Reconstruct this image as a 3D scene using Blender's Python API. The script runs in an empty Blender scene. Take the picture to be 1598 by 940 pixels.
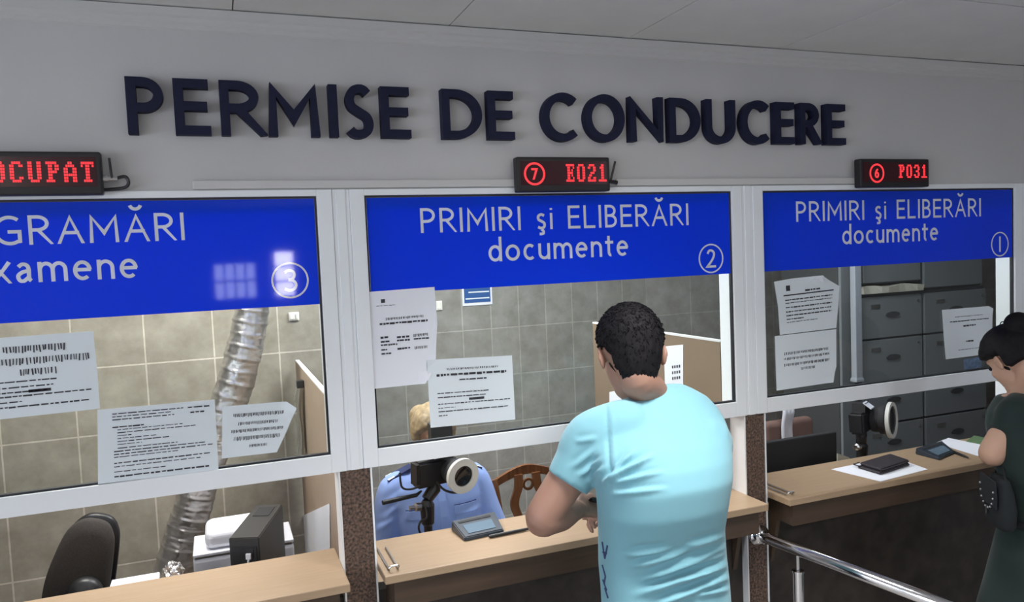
import bpy, bmesh, math, random
from mathutils import Vector, Matrix, noise
random.seed(7)
PI = math.pi
SC = bpy.context.scene
COL = SC.collection

# ------------------------------------------------------------------ camera
F_PX, W_PX, H_PX = 1200.0, 1598.0, 940.0
YAW, PIT, ROL = math.radians(20.984), math.radians(-3.4004), math.radians(-2.42776)
CAM = Vector((0.0, -2.4, 1.9))
cy, sy, cp, sp = math.cos(YAW), math.sin(YAW), math.cos(PIT), math.sin(PIT)
FW = Vector((sy*cp, cy*cp, sp))
R0 = Vector((cy, -sy, 0)); U0 = R0.cross(FW)
RT = R0*math.cos(ROL) + U0*math.sin(ROL)
UP = U0*math.cos(ROL) - R0*math.sin(ROL)
cd = bpy.data.cameras.new('camera'); cam = bpy.data.objects.new('camera', cd); COL.objects.link(cam)
cd.sensor_fit = 'HORIZONTAL'; cd.sensor_width = 36.0; cd.lens = F_PX/W_PX*36.0; cd.clip_start = 0.02
m = Matrix((RT, UP, -FW)).transposed().to_4x4(); m.translation = CAM
cam.matrix_world = m
SC.camera = cam

def ray(px, py): return FW*F_PX + RT*(px-799) + UP*(470-py)
def at_y(px, py, Y):
    d = ray(px, py); return CAM + d*((Y-CAM.y)/d.y)
def at_z(px, py, Z):
    d = ray(px, py); return CAM + d*((Z-CAM.z)/d.z)
def at_x(px, py, X):
    d = ray(px, py); return CAM + d*((X-CAM.x)/d.x)
def at_d(px, py, D): return CAM + ray(px, py)*(D/F_PX)
def pix(P):
    q = P-CAM; k = q.dot(FW)
    return 799+F_PX*q.dot(RT)/k, 470-F_PX*q.dot(UP)/k

# ------------------------------------------------------------------ world, lights, exposure
SC.view_settings.view_transform = 'Standard'
SC.view_settings.look = 'None'
SC.view_settings.gamma = 1.0
SC.view_settings.use_curve_mapping = False
SC.view_settings.exposure = 0.0
try: SC.cycles.use_denoising = True
except Exception: pass
wd = bpy.data.worlds.new('world'); SC.world = wd; wd.use_nodes = True
wd.node_tree.nodes['Background'].inputs[0].default_value = (0.75, 0.85, 1.0, 1)
wd.node_tree.nodes['Background'].inputs[1].default_value = 1.0

# (x, y, z, sx, sy, watts, colour) of the ceiling panels
HALL_LAMPS = [(1.15, -1.02, 0.6, 0.6, 17, (1.0, 0.98, 0.95)), (1.2, -3.4, 0.6, 0.6, 12, (1.0, 0.98, 0.95)), (-1.7, -3.6, 0.6, 0.6, 40, (1.0, 0.95, 0.88)),
              (3.6, -3.4, 0.6, 0.6, 40, (0.85, 0.92, 1.0))]
OFFICE_LAMPS = [(-0.35, 0.85, 0.9, 0.25, 37, (1.0, 0.98, 0.93)), (1.15, 1.05, 0.9, 0.25, 44, (0.96, 0.985, 1.0)),
                (2.8, 0.55, 0.6, 0.2, 10, (0.88, 0.94, 1.0))]
DAYLIGHT = 10.0           # strength of the sky seen through the hall windows

# ------------------------------------------------------------------ materials
def mat(name, col, rough=0.6, metal=0.0, spec=0.5, noise_amt=0.0, noise_scale=20.0, bump=0.0, bump_scale=200.0,
        emis=None, estr=0.0, coat=0.0, sheen=0.0, col2=None, stretch=None):
    M = bpy.data.materials.new(name); M.use_nodes = True
    nt = M.node_tree; b = nt.nodes['Principled BSDF']
    b.inputs['Base Color'].default_value = (*col, 1); b.inputs['Roughness'].default_value = rough
    b.inputs['Metallic'].default_value = metal; b.inputs['Specular IOR Level'].default_value = spec
    b.inputs['Coat Weight'].default_value = coat
    if sheen: b.inputs['Sheen Weight'].default_value = sheen
    if emis: b.inputs['Emission Color'].default_value = (*emis, 1); b.inputs['Emission Strength'].default_value = estr
    tc = nt.nodes.new('ShaderNodeTexCoord'); src = tc.outputs['Object']
    if stretch:
        mp = nt.nodes.new('ShaderNodeMapping'); mp.inputs['Scale'].default_value = stretch
        nt.links.new(src, mp.inputs['Vector']); src = mp.outputs['Vector']
    if noise_amt or col2:
        n = nt.nodes.new('ShaderNodeTexNoise'); n.inputs['Scale'].default_value = noise_scale; n.inputs['Detail'].default_value = 5
        nt.links.new(src, n.inputs['Vector'])
        r = nt.nodes.new('ShaderNodeValToRGB'); r.color_ramp.elements[0].position = 0.35; r.color_ramp.elements[1].position = 0.68
        c2 = col2 or tuple(c*(1-noise_amt) for c in col)
        r.color_ramp.elements[0].color = (*c2, 1); r.color_ramp.elements[1].color = (*col, 1)
        nt.links.new(n.outputs['Fac'], r.inputs['Fac']); nt.links.new(r.outputs['Color'], b.inputs['Base Color'])
    if bump:
        n = nt.nodes.new('ShaderNodeTexNoise'); n.inputs['Scale'].default_value = bump_scale; n.inputs['Detail'].default_value = 3
        nt.links.new(src, n.inputs['Vector'])
        bp = nt.nodes.new('ShaderNodeBump'); bp.inputs['Strength'].default_value = bump; bp.inputs['Distance'].default_value = 0.004
        nt.links.new(n.outputs['Fac'], bp.inputs['Height']); nt.links.new(bp.outputs['Normal'], b.inputs['Normal'])
    return M

def tile_mat(name, x0, z0, w, h, c1, c2, grout):
    M = bpy.data.materials.new(name); M.use_nodes = True
    nt = M.node_tree; b = nt.nodes['Principled BSDF']; b.inputs['Roughness'].default_value = 0.35
    tc = nt.nodes.new('ShaderNodeTexCoord'); sx = nt.nodes.new('ShaderNodeSeparateXYZ'); cx = nt.nodes.new('ShaderNodeCombineXYZ')
    nt.links.new(tc.outputs['Object'], sx.inputs[0])
    for k, off, o in (('X', x0, 'X'), ('Z', z0, 'Y')):
        s = nt.nodes.new('ShaderNodeMath'); s.operation = 'SUBTRACT'; s.inputs[1].default_value = off - 20*(w if k == 'X' else h)
        nt.links.new(sx.outputs[k], s.inputs[0]); nt.links.new(s.outputs[0], cx.inputs[o])
    br = nt.nodes.new('ShaderNodeTexBrick'); br.offset = 0; br.squash = 1
    br.inputs['Scale'].default_value = 1; br.inputs['Brick Width'].default_value = w; br.inputs['Row Height'].default_value = h
    br.inputs['Mortar Size'].default_value = 0.0045; br.inputs['Mortar Smooth'].default_value = 0.3; br.inputs['Bias'].default_value = 0.0
    br.inputs['Color1'].default_value = (*c1, 1); br.inputs['Color2'].default_value = (*c2, 1); br.inputs['Mortar'].default_value = (*grout, 1)
    nt.links.new(cx.outputs[0], br.inputs['Vector'])
    n = nt.nodes.new('ShaderNodeTexNoise'); n.inputs['Scale'].default_value = 9; n.inputs['Detail'].default_value = 8; n.inputs['Roughness'].default_value = 0.65
    nt.links.new(tc.outputs['Object'], n.inputs['Vector'])
    r = nt.nodes.new('ShaderNodeValToRGB'); r.color_ramp.elements[0].position = 0.3; r.color_ramp.elements[1].position = 0.7
    r.color_ramp.elements[0].color = (0.66, 0.65, 0.62, 1); r.color_ramp.elements[1].color = (1, 1, 1, 1)
    nt.links.new(n.outputs['Fac'], r.inputs['Fac'])
    mx = nt.nodes.new('ShaderNodeMix'); mx.data_type = 'RGBA'; mx.blend_type = 'MULTIPLY'; mx.inputs[0].default_value = 1.0
    nt.links.new(br.outputs['Color'], mx.inputs[6]); nt.links.new(r.outputs['Color'], mx.inputs[7])
    nt.links.new(mx.outputs[2], b.inputs['Base Color'])
    bp = nt.nodes.new('ShaderNodeBump'); bp.inputs['Strength'].default_value = 0.4; bp.inputs['Distance'].default_value = 0.003; bp.invert = True
    nt.links.new(br.outputs['Fac'], bp.inputs['Height']); nt.links.new(bp.outputs['Normal'], b.inputs['Normal'])
    return M

def wood_mat(name, c1, c2, rough=0.45, axis=0, scale=6.0):
    st = [18.0, 18.0, 18.0]; st[axis] = 1.2
    return mat(name, c1, rough, col2=c2, noise_scale=scale, stretch=tuple(st))

def glass_mat(name):
    M = bpy.data.materials.new(name); M.use_nodes = True
    nt = M.node_tree; nt.nodes.clear()
    o = nt.nodes.new('ShaderNodeOutputMaterial'); mx = nt.nodes.new('ShaderNodeMixShader')
    t = nt.nodes.new('ShaderNodeBsdfTransparent'); t.inputs[0].default_value = (0.95, 0.97, 0.96, 1)
    g = nt.nodes.new('ShaderNodeBsdfGlossy'); g.inputs['Roughness'].default_value = 0.0; g.inputs[0].default_value = (1, 1, 1, 1)
    f = nt.nodes.new('ShaderNodeFresnel'); f.inputs[0].default_value = 1.45
    ge = nt.nodes.new('ShaderNodeNewGeometry'); iv = nt.nodes.new('ShaderNodeMath'); iv.operation = 'SUBTRACT'; iv.inputs[0].default_value = 1.0
    ml = nt.nodes.new('ShaderNodeMath'); ml.operation = 'MULTIPLY'
    nt.links.new(ge.outputs['Backfacing'], iv.inputs[1]); nt.links.new(iv.outputs[0], ml.inputs[0]); nt.links.new(f.outputs[0], ml.inputs[1])
    nt.links.new(ml.outputs[0], mx.inputs[0]); nt.links.new(t.outputs[0], mx.inputs[1]); nt.links.new(g.outputs[0], mx.inputs[2])
    nt.links.new(mx.outputs[0], o.inputs[0])
    return M

def film_mat(name, col, trans):
    M = bpy.data.materials.new(name); M.use_nodes = True
    nt = M.node_tree; b = nt.nodes['Principled BSDF']; o = nt.nodes['Material Output']
    b.inputs['Base Color'].default_value = (*col, 1); b.inputs['Roughness'].default_value = 0.04; b.inputs['Specular IOR Level'].default_value = 0.45
    t = nt.nodes.new('ShaderNodeBsdfTranslucent'); t.inputs[0].default_value = (*col, 1)
    mx = nt.nodes.new('ShaderNodeMixShader'); mx.inputs[0].default_value = trans
    nt.links.new(b.outputs[0], mx.inputs[1]); nt.links.new(t.outputs[0], mx.inputs[2]); nt.links.new(mx.outputs[0], o.inputs[0])
    return M

M_WALL = mat('wall_paint', (0.56, 0.555, 0.55), 0.7, noise_amt=0.05, noise_scale=3.0, bump=0.08, bump_scale=120)
M_CEIL = mat('ceiling_panel', (0.70, 0.70, 0.69), 0.75, noise_amt=0.05, noise_scale=6, bump=0.1, bump_scale=300)
M_GAP = mat('ceiling_gap', (0.06, 0.055, 0.05), 0.8)
M_TRIM = mat('trim_paint', (0.58, 0.575, 0.565), 0.6)
M_FRAME = mat('frame_aluminium', (0.84, 0.87, 0.90), 0.4, noise_amt=0.03, noise_scale=5)
M_GASKET = mat('gasket_rubber', (0.015, 0.016, 0.022), 0.5)
M_GLASS = glass_mat('pane_glass')
M_BLUE = film_mat('blue_film', (0.008, 0.068, 0.80), 0.35)
M_WHITEFILM = film_mat('white_film', (0.90, 0.93, 0.99), 0.25)
M_NAVY = mat('navy_letter', (0.012, 0.014, 0.042), 0.7, spec=0.25, noise_amt=0.2, noise_scale=30)
M_LEDCASE = mat('led_case', (0.013, 0.010, 0.012), 0.45)
M_LEDFACE = mat('led_face', (0.03, 0.006, 0.010), 0.25, emis=(0.5, 0.0, 0.01), estr=0.012)
M_LED = mat('led_red', (0.3, 0.01, 0.01), 0.4, emis=(1.0, 0.045, 0.06), estr=1.1)
M_BLACK = mat('black_plastic', (0.016, 0.016, 0.018), 0.4)
M_BLACKM = mat('black_matte', (0.02, 0.02, 0.022), 0.75)
M_METAL = mat('grey_metal', (0.55, 0.55, 0.56), 0.3, metal=1.0)
M_CHROME = mat('chrome', (0.8, 0.8, 0.82), 0.12, metal=1.0)
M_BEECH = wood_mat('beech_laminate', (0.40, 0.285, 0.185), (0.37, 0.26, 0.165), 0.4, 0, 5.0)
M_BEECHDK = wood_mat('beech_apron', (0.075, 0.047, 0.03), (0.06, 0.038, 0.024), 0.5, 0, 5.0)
M_DARKWALL = mat('dark_stone', (0.045, 0.036, 0.030), 0.5, noise_amt=0.5, noise_scale=14, bump=0.1, bump_scale=60)
M_GRANITE = mat('granite_chips', (0.20, 0.125, 0.09), 0.6, col2=(0.022, 0.015, 0.012), noise_scale=120, bump=0.5, bump_scale=260)
M_BOARDB = mat('chipboard_brown', (0.235, 0.17, 0.115), 0.6, noise_amt=0.06, noise_scale=8)
M_BOARD = mat('chipboard', (0.40, 0.30, 0.22), 0.6, noise_amt=0.06, noise_scale=8)
M_WHITE = mat('white_laminate', (0.74, 0.74, 0.74), 0.5)
M_PAPER = mat('paper', (0.72, 0.78, 0.82), 0.7, bump=0.15, bump_scale=18)
M_PAPERW = mat('paper_white', (0.80, 0.82, 0.88), 0.7)
M_INK = mat('ink', (0.03, 0.03, 0.04), 0.6)
M_FOIL = mat('foil', (0.62, 0.60, 0.59), 0.32, metal=0.9, bump=0.5, bump_scale=45)
M_SHIRT = mat('tee_cotton', (0.185, 0.41, 0.485), 0.85, sheen=0.2, bump=0.05, bump_scale=500)
M_SHIRTB = mat('uniform_cotton', (0.27, 0.40, 0.78), 0.8, sheen=0.1)
M_UNIDK = mat('uniform_navy', (0.03, 0.045, 0.13), 0.8)
M_GREEN = mat('green_cotton', (0.004, 0.016, 0.0135), 0.85, sheen=0.1)
M_BLACKCL = mat('black_cloth', (0.008, 0.011, 0.013), 0.9)
M_TROUSER = mat('trouser_cloth', (0.02, 0.025, 0.045), 0.85)
M_SKIN = mat('skin_tan', (0.36, 0.20, 0.145), 0.55, noise_amt=0.08, noise_scale=14)
M_SKINW = mat('skin_light', (0.50, 0.30, 0.21), 0.55, noise_amt=0.08, noise_scale=14)
M_HAIR = mat('hair_black', (0.010, 0.009, 0.011), 0.7, spec=0.18, noise_amt=0.4, noise_scale=90)
M_BLONDE = mat('hair_blonde', (0.42, 0.31, 0.18), 0.5, noise_amt=0.4, noise_scale=40)
M_SHOE = mat('shoe_leather', (0.02, 0.018, 0.016), 0.4)
M_CHAIRWOOD = wood_mat('chair_wood', (0.20, 0.085, 0.032), (0.13, 0.05, 0.018), 0.4, 2, 4.0)
M_CHAIRFAB = mat('chair_fabric', (0.05, 0.043, 0.038), 0.9, noise_amt=0.3, noise_scale=200)
M_PCGREY = mat('pc_metal', (0.026, 0.025, 0.023), 0.55)
M_PRINTER = mat('printer_plastic', (0.80, 0.82, 0.88), 0.4)
M_CABINET = mat('cabinet_paint', (0.24, 0.26, 0.27), 0.5)
M_CABDK = mat('cabinet_dark', (0.07, 0.075, 0.078), 0.55)
M_FLOOR = mat('floor_stone', (0.42, 0.40, 0.38), 0.4, noise_amt=0.3, noise_scale=12)
M_CREAM = mat('cream_card', (0.62, 0.60, 0.50), 0.7)
M_SCREEN = mat('lcd_screen', (0.13, 0.19, 0.25), 0.2)
M_PAD = mat('pad_plastic', (0.03, 0.04, 0.055), 0.35)
M_WALLET = mat('wallet_leather', (0.028, 0.022, 0.028), 0.5, bump=0.2, bump_scale=150)
M_PLASTIC = glass_mat('clear_plastic')
M_RING = mat('ring_diffuser', (0.60, 0.60, 0.56), 0.5)
M_LENS = mat('lens_glass', (0.008, 0.010, 0.013), 0.12)
M_SWITCH = mat('switch_plastic', (0.85, 0.84, 0.78), 0.4)
M_SIGNBLUE = mat('wall_sign_blue', (0.03, 0.10, 0.30), 0.5)
M_PINKCL = mat('brown_upholstery', (0.20, 0.12, 0.10), 0.8)
M_GREENCARD = mat('green_folder', (0.12, 0.20, 0.10), 0.6)
M_LAMP = mat('lamp_diffuser', (0.9, 0.9, 0.9), 0.5, emis=(1, 0.96, 0.9), estr=3.0)
M_SKYPANE = mat('sky_pane', (0.1, 0.1, 0.1), 0.5, emis=(0.80, 0.87, 1.0), estr=DAYLIGHT)
M_SKYPANE2 = mat('bright_sky_pane', (0.1, 0.1, 0.1), 0.5, emis=(0.92, 0.9, 1.0), estr=DAYLIGHT*3.5)
M_SKIRT = mat('hall_wall', (0.45, 0.44, 0.43), 0.7)

# ------------------------------------------------------------------ object helpers
def base_of(o):
    b = Vector((0, 0, 0))
    while o is not None: b += o.location; o = o.parent
    return b
def obj(name, bm, mt, parent=None, smooth=False, loc=None):
    """bm is in world coordinates (or world Mesh); links as ONE mesh object."""
    if isinstance(bm, bpy.types.Mesh): me = bm
    else:
        bmesh.ops.recalc_face_normals(bm, faces=bm.faces[:])
        me = bpy.data.meshes.new(name); bm.to_mesh(me); bm.free()
    o = bpy.data.objects.new(name, me); COL.objects.link(o)
    if parent is not None:
        b = base_of(parent); o.parent = parent
    else:
        if loc is None:
            xs = [v.co.x for v in me.vertices]; ys = [v.co.y for v in me.vertices]; zs = [v.co.z for v in me.vertices]
            loc = Vector(((min(xs)+max(xs))/2, (min(ys)+max(ys))/2, min(zs)))
        b = Vector(loc); o.location = b
    if b.length > 0: me.transform(Matrix.Translation(-b))
    if not me.materials:
        for q in (mt if isinstance(mt, (list, tuple)) else [mt]): me.materials.append(q)
    if smooth:
        for p in me.polygons: p.use_smooth = True
    return o
def tag(o, label=None, cat=None, group=None, kind=None):
    if label: o['label'] = label
    if cat: o['category'] = cat
    if group: o['group'] = group
    if kind: o['kind'] = kind
    return o
def thing(name, label, cat, loc, group=None):
    o = bpy.data.objects.new(name, None); COL.objects.link(o); o.location = loc; o.empty_display_size = 0.05
    return tag(o, label, cat, group)
def struct(name, bm, mt, parent=None, label=None):
    o = obj(name, bm, mt, parent, loc=(0, 0, 0) if parent is None else None)
    if parent is None: o['kind'] = 'structure'
    return o
def B(): return bmesh.new()
def box(bm, x0, x1, y0, y1, z0, z1, bev=0.0, M=None):
    vs = [bm.verts.new((x, y, z)) for x in (x0, x1) for y in (y0, y1) for z in (z0, z1)]
    idx = [(0, 1, 3, 2), (4, 6, 7, 5), (0, 4, 5, 1), (2, 3, 7, 6), (0, 2, 6, 4), (1, 5, 7, 3)]
    fs = [bm.faces.new([vs[i] for i in f]) for f in idx]
    if bev:
        es = list({e for f in fs for e in f.edges})
        r = bmesh.ops.bevel(bm, geom=es, offset=bev, segments=2, affect='EDGES', profile=0.5)
        vs = list({v for f in r['faces'] for v in f.verts} | {v for v in vs if v.is_valid})
    if M is not None:
        for v in vs: v.co = M @ v.co
    return vs
def frame_of(d):
    d = d.normalized(); a = Vector((0, 0, 1)) if abs(d.z) < 0.9 else Vector((1, 0, 0))
    u = d.cross(a).normalized(); return u, d.cross(u).normalized()
def loft(bm, rings, cap=True):
    rr = [[bm.verts.new(p) for p in r] for r in rings]
    n = len(rr[0])
    for a, b in zip(rr, rr[1:]):
        for i in range(n):
            bm.faces.new((a[i], a[(i+1) % n], b[(i+1) % n], b[i]))
    if cap:
        bm.faces.new(rr[0][::-1]); bm.faces.new(rr[-1])
    return rr
def tube(bm, pts, rad, n=12, cap=True):
    pts = [Vector(p) for p in pts]; rs = rad if isinstance(rad, (list, tuple)) else [rad]*len(pts)
    rings = []; u = None
    for i, p in enumerate(pts):
        d = (pts[min(i+1, len(pts)-1)] - pts[max(i-1, 0)]).normalized()
        if u is None: u, v = frame_of(d)
        else:
            u = (u - d*u.dot(d)).normalized(); v = d.cross(u)
        rings.append([p + (u*math.cos(2*PI*k/n) + v*math.sin(2*PI*k/n))*rs[i] for k in range(n)])
    return loft(bm, rings, cap)
def lathe(bm, prof, origin, axis, n=32, cap=True):
    origin = Vector(origin); axis = Vector(axis).normalized(); u, v = frame_of(axis)
    rings = [[origin + axis*h + (u*math.cos(2*PI*k/n)+v*math.sin(2*PI*k/n))*r for k in range(n)] for r, h in prof]
    return loft(bm, rings, cap)
def ring_solid(bm, origin, axis, r0, r1, h0, h1, n=48):
    origin = Vector(origin); axis = Vector(axis).normalized(); u, v = frame_of(axis)
    prof = [(r0, h0), (r1, h0), (r1, h1), (r0, h1)]
    rr = [[bm.verts.new(origin + axis*h + (u*math.cos(2*PI*k/n)+v*math.sin(2*PI*k/n))*r) for k in range(n)] for r, h in prof]
    for j in range(4):
        a, b = rr[j], rr[(j+1) % 4]
        for k in range(n): bm.faces.new((a[k], a[(k+1) % n], b[(k+1) % n], b[k]))
def prism(bm, pts, off):
    """polygon of 3D points extruded by vector off"""
    off = Vector(off); a = [bm.verts.new(p) for p in pts]; b = [bm.verts.new(Vector(p)+off) for p in pts]
    n = len(a); bm.faces.new(a[::-1]); bm.faces.new(b)
    for i in range(n): bm.faces.new((a[i], a[(i+1) % n], b[(i+1) % n], b[i]))
def ellipsoid(bm, c, r, rot=None, nu=24, nv=16):
    c = Vector(c); Rm = rot.to_3x3() if rot else Matrix.Identity(3)
    top = bm.verts.new(c + Rm @ Vector((0, 0, r[2]))); bot = bm.verts.new(c + Rm @ Vector((0, 0, -r[2])))
    rows = []
    for j in range(1, nv):
        t = PI*j/nv
        rows.append([bm.verts.new(c + Rm @ Vector((r[0]*math.sin(t)*math.cos(2*PI*k/nu), r[1]*math.sin(t)*math.sin(2*PI*k/nu), r[2]*math.cos(t)))) for k in range(nu)])
    for k in range(nu):
        bm.faces.new((top, rows[0][k], rows[0][(k+1) % nu])); bm.faces.new((bot, rows[-1][(k+1) % nu], rows[-1][k]))
    for a, b in zip(rows, rows[1:]):
        for k in range(nu): bm.faces.new((a[k], b[k], b[(k+1) % nu], a[(k+1) % nu]))
def cr(pts, n=6):
    """Catmull-Rom through points"""
    P = [Vector(p) for p in pts]; out = []
    for i in range(len(P)-1):
        p0 = P[max(i-1, 0)]; p1 = P[i]; p2 = P[i+1]; p3 = P[min(i+2, len(P)-1)]
        for k in range(n):
            t = k/n
            out.append(0.5*((2*p1) + (p2-p0)*t + (2*p0-5*p1+4*p2-p3)*t*t + (3*p1-p0-3*p2+p3)*t**3))
    out.append(P[-1]); return out
def remeshed(bm, voxel, smooth=4, fac=0.5):
    bmesh.ops.recalc_face_normals(bm, faces=bm.faces[:])
    me = bpy.data.meshes.new('tmp'); bm.to_mesh(me); bm.free()
    o = bpy.data.objects.new('tmp', me); COL.objects.link(o)
    r = o.modifiers.new('r', 'REMESH'); r.mode = 'VOXEL'; r.voxel_size = voxel
    if smooth:
        s = o.modifiers.new('s', 'SMOOTH'); s.factor = fac; s.iterations = smooth
    dg = bpy.context.evaluated_depsgraph_get(); dg.update()
    out = bpy.data.meshes.new_from_object(o.evaluated_get(dg))
    bpy.data.objects.remove(o); bpy.data.meshes.remove(me)
    out.materials.clear()
    return out
def sellipse(c, w, d, n=32, e=2.4, ax=Vector((1, 0, 0)), ay=Vector((0, 1, 0))):
    out = []
    for k in range(n):
        t = 2*PI*k/n; co, si = math.cos(t), math.sin(t)
        out.append(c + ax*(w*math.copysign(abs(co)**(2/e), co)) + ay*(d*math.copysign(abs(si)**(2/e), si)))
    return out

# ------------------------------------------------------------------ stroke lettering
def arc(cx, cy_, rx, ry, a0, a1, n=16):
    return [(cx+rx*math.cos(math.radians(a0+(a1-a0)*k/n)), cy_+ry*math.sin(math.radians(a0+(a1-a0)*k/n))) for k in range(n+1)]
def crv(*p): return [(v.x, v.y) for v in cr([(a, b, 0) for a, b in p], 5)]
A = arc
BREVE = A(.5, 1.44, .27, .20, 195, 345, 12)
# each glyph: (width in cap heights, strokes in a 0..1 box)
GL = {
 'P': (.50, [[(0, 0), (0, 1)], [(.05, 1), (.42, 1)] + A(.42, .73, .58, .27, 90, -90) + [(.05, .46)]]),
 'R': (.56, [[(0, 0), (0, 1)], [(.05, 1), (.38, 1)] + A(.38, .75, .52, .25, 90, -90) + [(.05, .5)], [(.40, .5), (1, 0)]]),
 'E': (.46, [[(1, 1), (0, 1), (0, 0), (1.03, 0)], [(.05, .52), (.93, .52)]]),
 'M': (.80, [[(0, 0), (.03, 1), (.5, .32), (.97, 1), (1, 0)]]),
 'I': (.0, [[(.5, 0), (.5, 1)]]),
 'S': (.46, [crv((.93, .90), (.75, .98), (.5, 1), (.2, .94), (.05, .77), (.14, .61), (.5, .49), (.86, .38), (.97, .22), (.84, .06), (.48, 0), (.2, .02), (.02, .10))]),
 'D': (.68, [[(0, 0), (0, 1)], [(.05, 1), (.3, 1)] + A(.3, .5, .7, .5, 90, -90, 22) + [(.05, 0)]]),
 'C': (.66, [A(.6, .5, .6, .5, 48, 312, 30)]),
 'O': (.84, [A(.5, .5, .5, .5, 90, 450, 40)]),
 'N': (.62, [[(0, 0), (0, 1), (1, 0), (1, 1)]]),
 'U': (.58, [[(0, 1), (0, .36)] + A(.5, .36, .5, .36, 180, 360, 20) + [(1, 1)]]),
 'L': (.44, [[(0, 1), (0, 0), (1, 0)]]),
 'B': (.48, [[(0, 0), (0, 1)], [(.05, 1), (.4, 1)] + A(.4, .765, .5, .235, 90, -90) + [(.05, .53)], [(.05, .53), (.4, .53)] + A(.45, .265, .55, .265, 90, -90) + [(.05, 0)]]),
 'A': (.66, [[(0, 0), (.5, 1), (1, 0)], [(.19, .36), (.81, .36)]]),
 'Ă': (.66, [[(0, 0), (.5, 1), (1, 0)], [(.19, .36), (.81, .36)], BREVE]),
 'G': (.72, [A(.58, .5, .58, .5, 52, 300, 30) + [(.98, .08), (.98, .45), (.58, .45)]]),
 's': (.33, [crv((.92, .60), (.5, .66), (.1, .58), (.12, .42), (.5, .34), (.92, .23), (.88, .06), (.45, 0), (.02, .06))]),
 'ş': (.33, [crv((.92, .60), (.5, .66), (.1, .58), (.12, .42), (.5, .34), (.92, .23), (.88, .06), (.45, 0), (.02, .06)), crv((.48, -.06), (.75, -.14), (.72, -.26), (.2, -.28))]),
 'i': (.0, [[(.5, 0), (.5, .66)], [(.5, .87), (.5, .96)]]),
 'd': (.56, [[(1, 1.06), (1, 0)], A(.5, .33, .5, .33, 0, 360, 30)]),
 'o': (.62, [A(.5, .33, .5, .33, 0, 360, 32)]),
 'c': (.48, [A(.58, .33, .58, .33, 50, 310, 24)]),
 'u': (.50, [[(0, .66), (0, .25)] + A(.5, .25, .5, .25, 180, 360, 14) + [(1, .66)], [(1, .66), (1, 0)]]),
 'm': (.90, [[(0, 0), (0, .66)], [(0, .40)] + A(.25, .40, .25, .26, 180, 0, 12) + [(.5, 0)], [(.5, .40)] + A(.75, .40, .25, .26, 180, 0, 12) + [(1, 0)]]),
 'e': (.54, [A(.5, .33, .5, .33, 3, 312, 28), [(.06, .36), (.94, .36)]]),
 'n': (.50, [[(0, 0), (0, .66)], [(0, .40)] + A(.5, .40, .5, .26, 180, 0, 14) + [(1, 0)]]),
 't': (.34, [[(.4, .92), (.4, .16)] + A(.75, .16, .35, .16, 180, 280, 8), [(0, .66), (1, .66)]]),
 'a': (.44, [crv((.08, .56), (.4, .66), (.75, .62), (.9, .46), (.9, .1), (1.06, .0)), crv((.9, .40), (.4, .35), (.04, .22), (.12, .04), (.45, 0), (.9, .16))]),
 'x': (.46, [[(0, .66), (1, 0)], [(0, 0), (1, .66)]]),
 '1': (.0, [[(.5, 0), (.5, 1)]]),
 '2': (.5, [crv((.05, .80), (.25, .97), (.55, 1), (.85, .88), (.88, .68), (.6, .38), (0, .0)) + [(1, 0)]]),
 '3': (.46, [crv((.05, .90), (.4, 1), (.8, .93), (.88, .74), (.7, .57), (.35, .53)), crv((.35, .53), (.8, .46), (1, .26), (.8, .05), (.4, 0), (.0, .08))]),
 '6': (.5, [crv((.85, .97), (.5, .9), (.1, .55), (.02, .28)), A(.5, .29, .48, .29, 0, 360, 24)]),
 '7': (.5, [[(0, 1), (1, 1), (.35, 0)]]),
}
def thick(poly, t):
    """2D strips (left/right rails with mitres) for a polyline"""
    P = [Vector((x, y)) for x, y in poly]
    Q = [P[0]]
    for p in P[1:]:
        if (p-Q[-1]).length > 1e-6: Q.append(p)
    P = Q; closed = (P[0]-P[-1]).length < 1e-5 and len(P) > 3
    if closed: P = P[:-1]
    n = len(P); L, R_ = [], []
    for i in range(n):
        a = P[i-1] if (i > 0 or closed) else None; b = P[(i+1) % n] if (i < n-1 or closed) else None
        d1 = (P[i]-a).normalized() if a is not None else None; d2 = (b-P[i]).normalized() if b is not None else None
        if d1 is None: d1 = d2
        if d2 is None: d2 = d1
        n1 = Vector((-d1.y, d1.x)); n2 = Vector((-d2.y, d2.x)); mm = n1+n2
        if mm.length < 0.2: mm = n1
        mm.normalize(); k = t/2/max(0.42, mm.dot(n1))
        L.append(P[i]+mm*k); R_.append(P[i]-mm*k)
    return L, R_, closed
def stroke_solid(bm, poly, t, fn, off):
    # one stroke of a letter as a solid
    L, R_, closed = thick(poly, t); n = len(L); off = Vector(off)
    lf = [bm.verts.new(fn(p)) for p in L]; rf = [bm.verts.new(fn(p)) for p in R_]
    lb = [bm.verts.new(fn(p)+off) for p in L]; rb = [bm.verts.new(fn(p)+off) for p in R_]
    for i in range(n if closed else n-1):
        j = (i+1) % n
        bm.faces.new((lf[i], lf[j], rf[j], rf[i])); bm.faces.new((lb[i], rb[i], rb[j], lb[j]))
        bm.faces.new((lf[i], lb[i], lb[j], lf[j])); bm.faces.new((rf[i], rf[j], rb[j], rb[i]))
    if not closed:
        bm.faces.new((lf[0], rf[0], rb[0], lb[0])); bm.faces.new((lf[-1], lb[-1], rb[-1], rf[-1]))
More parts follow.
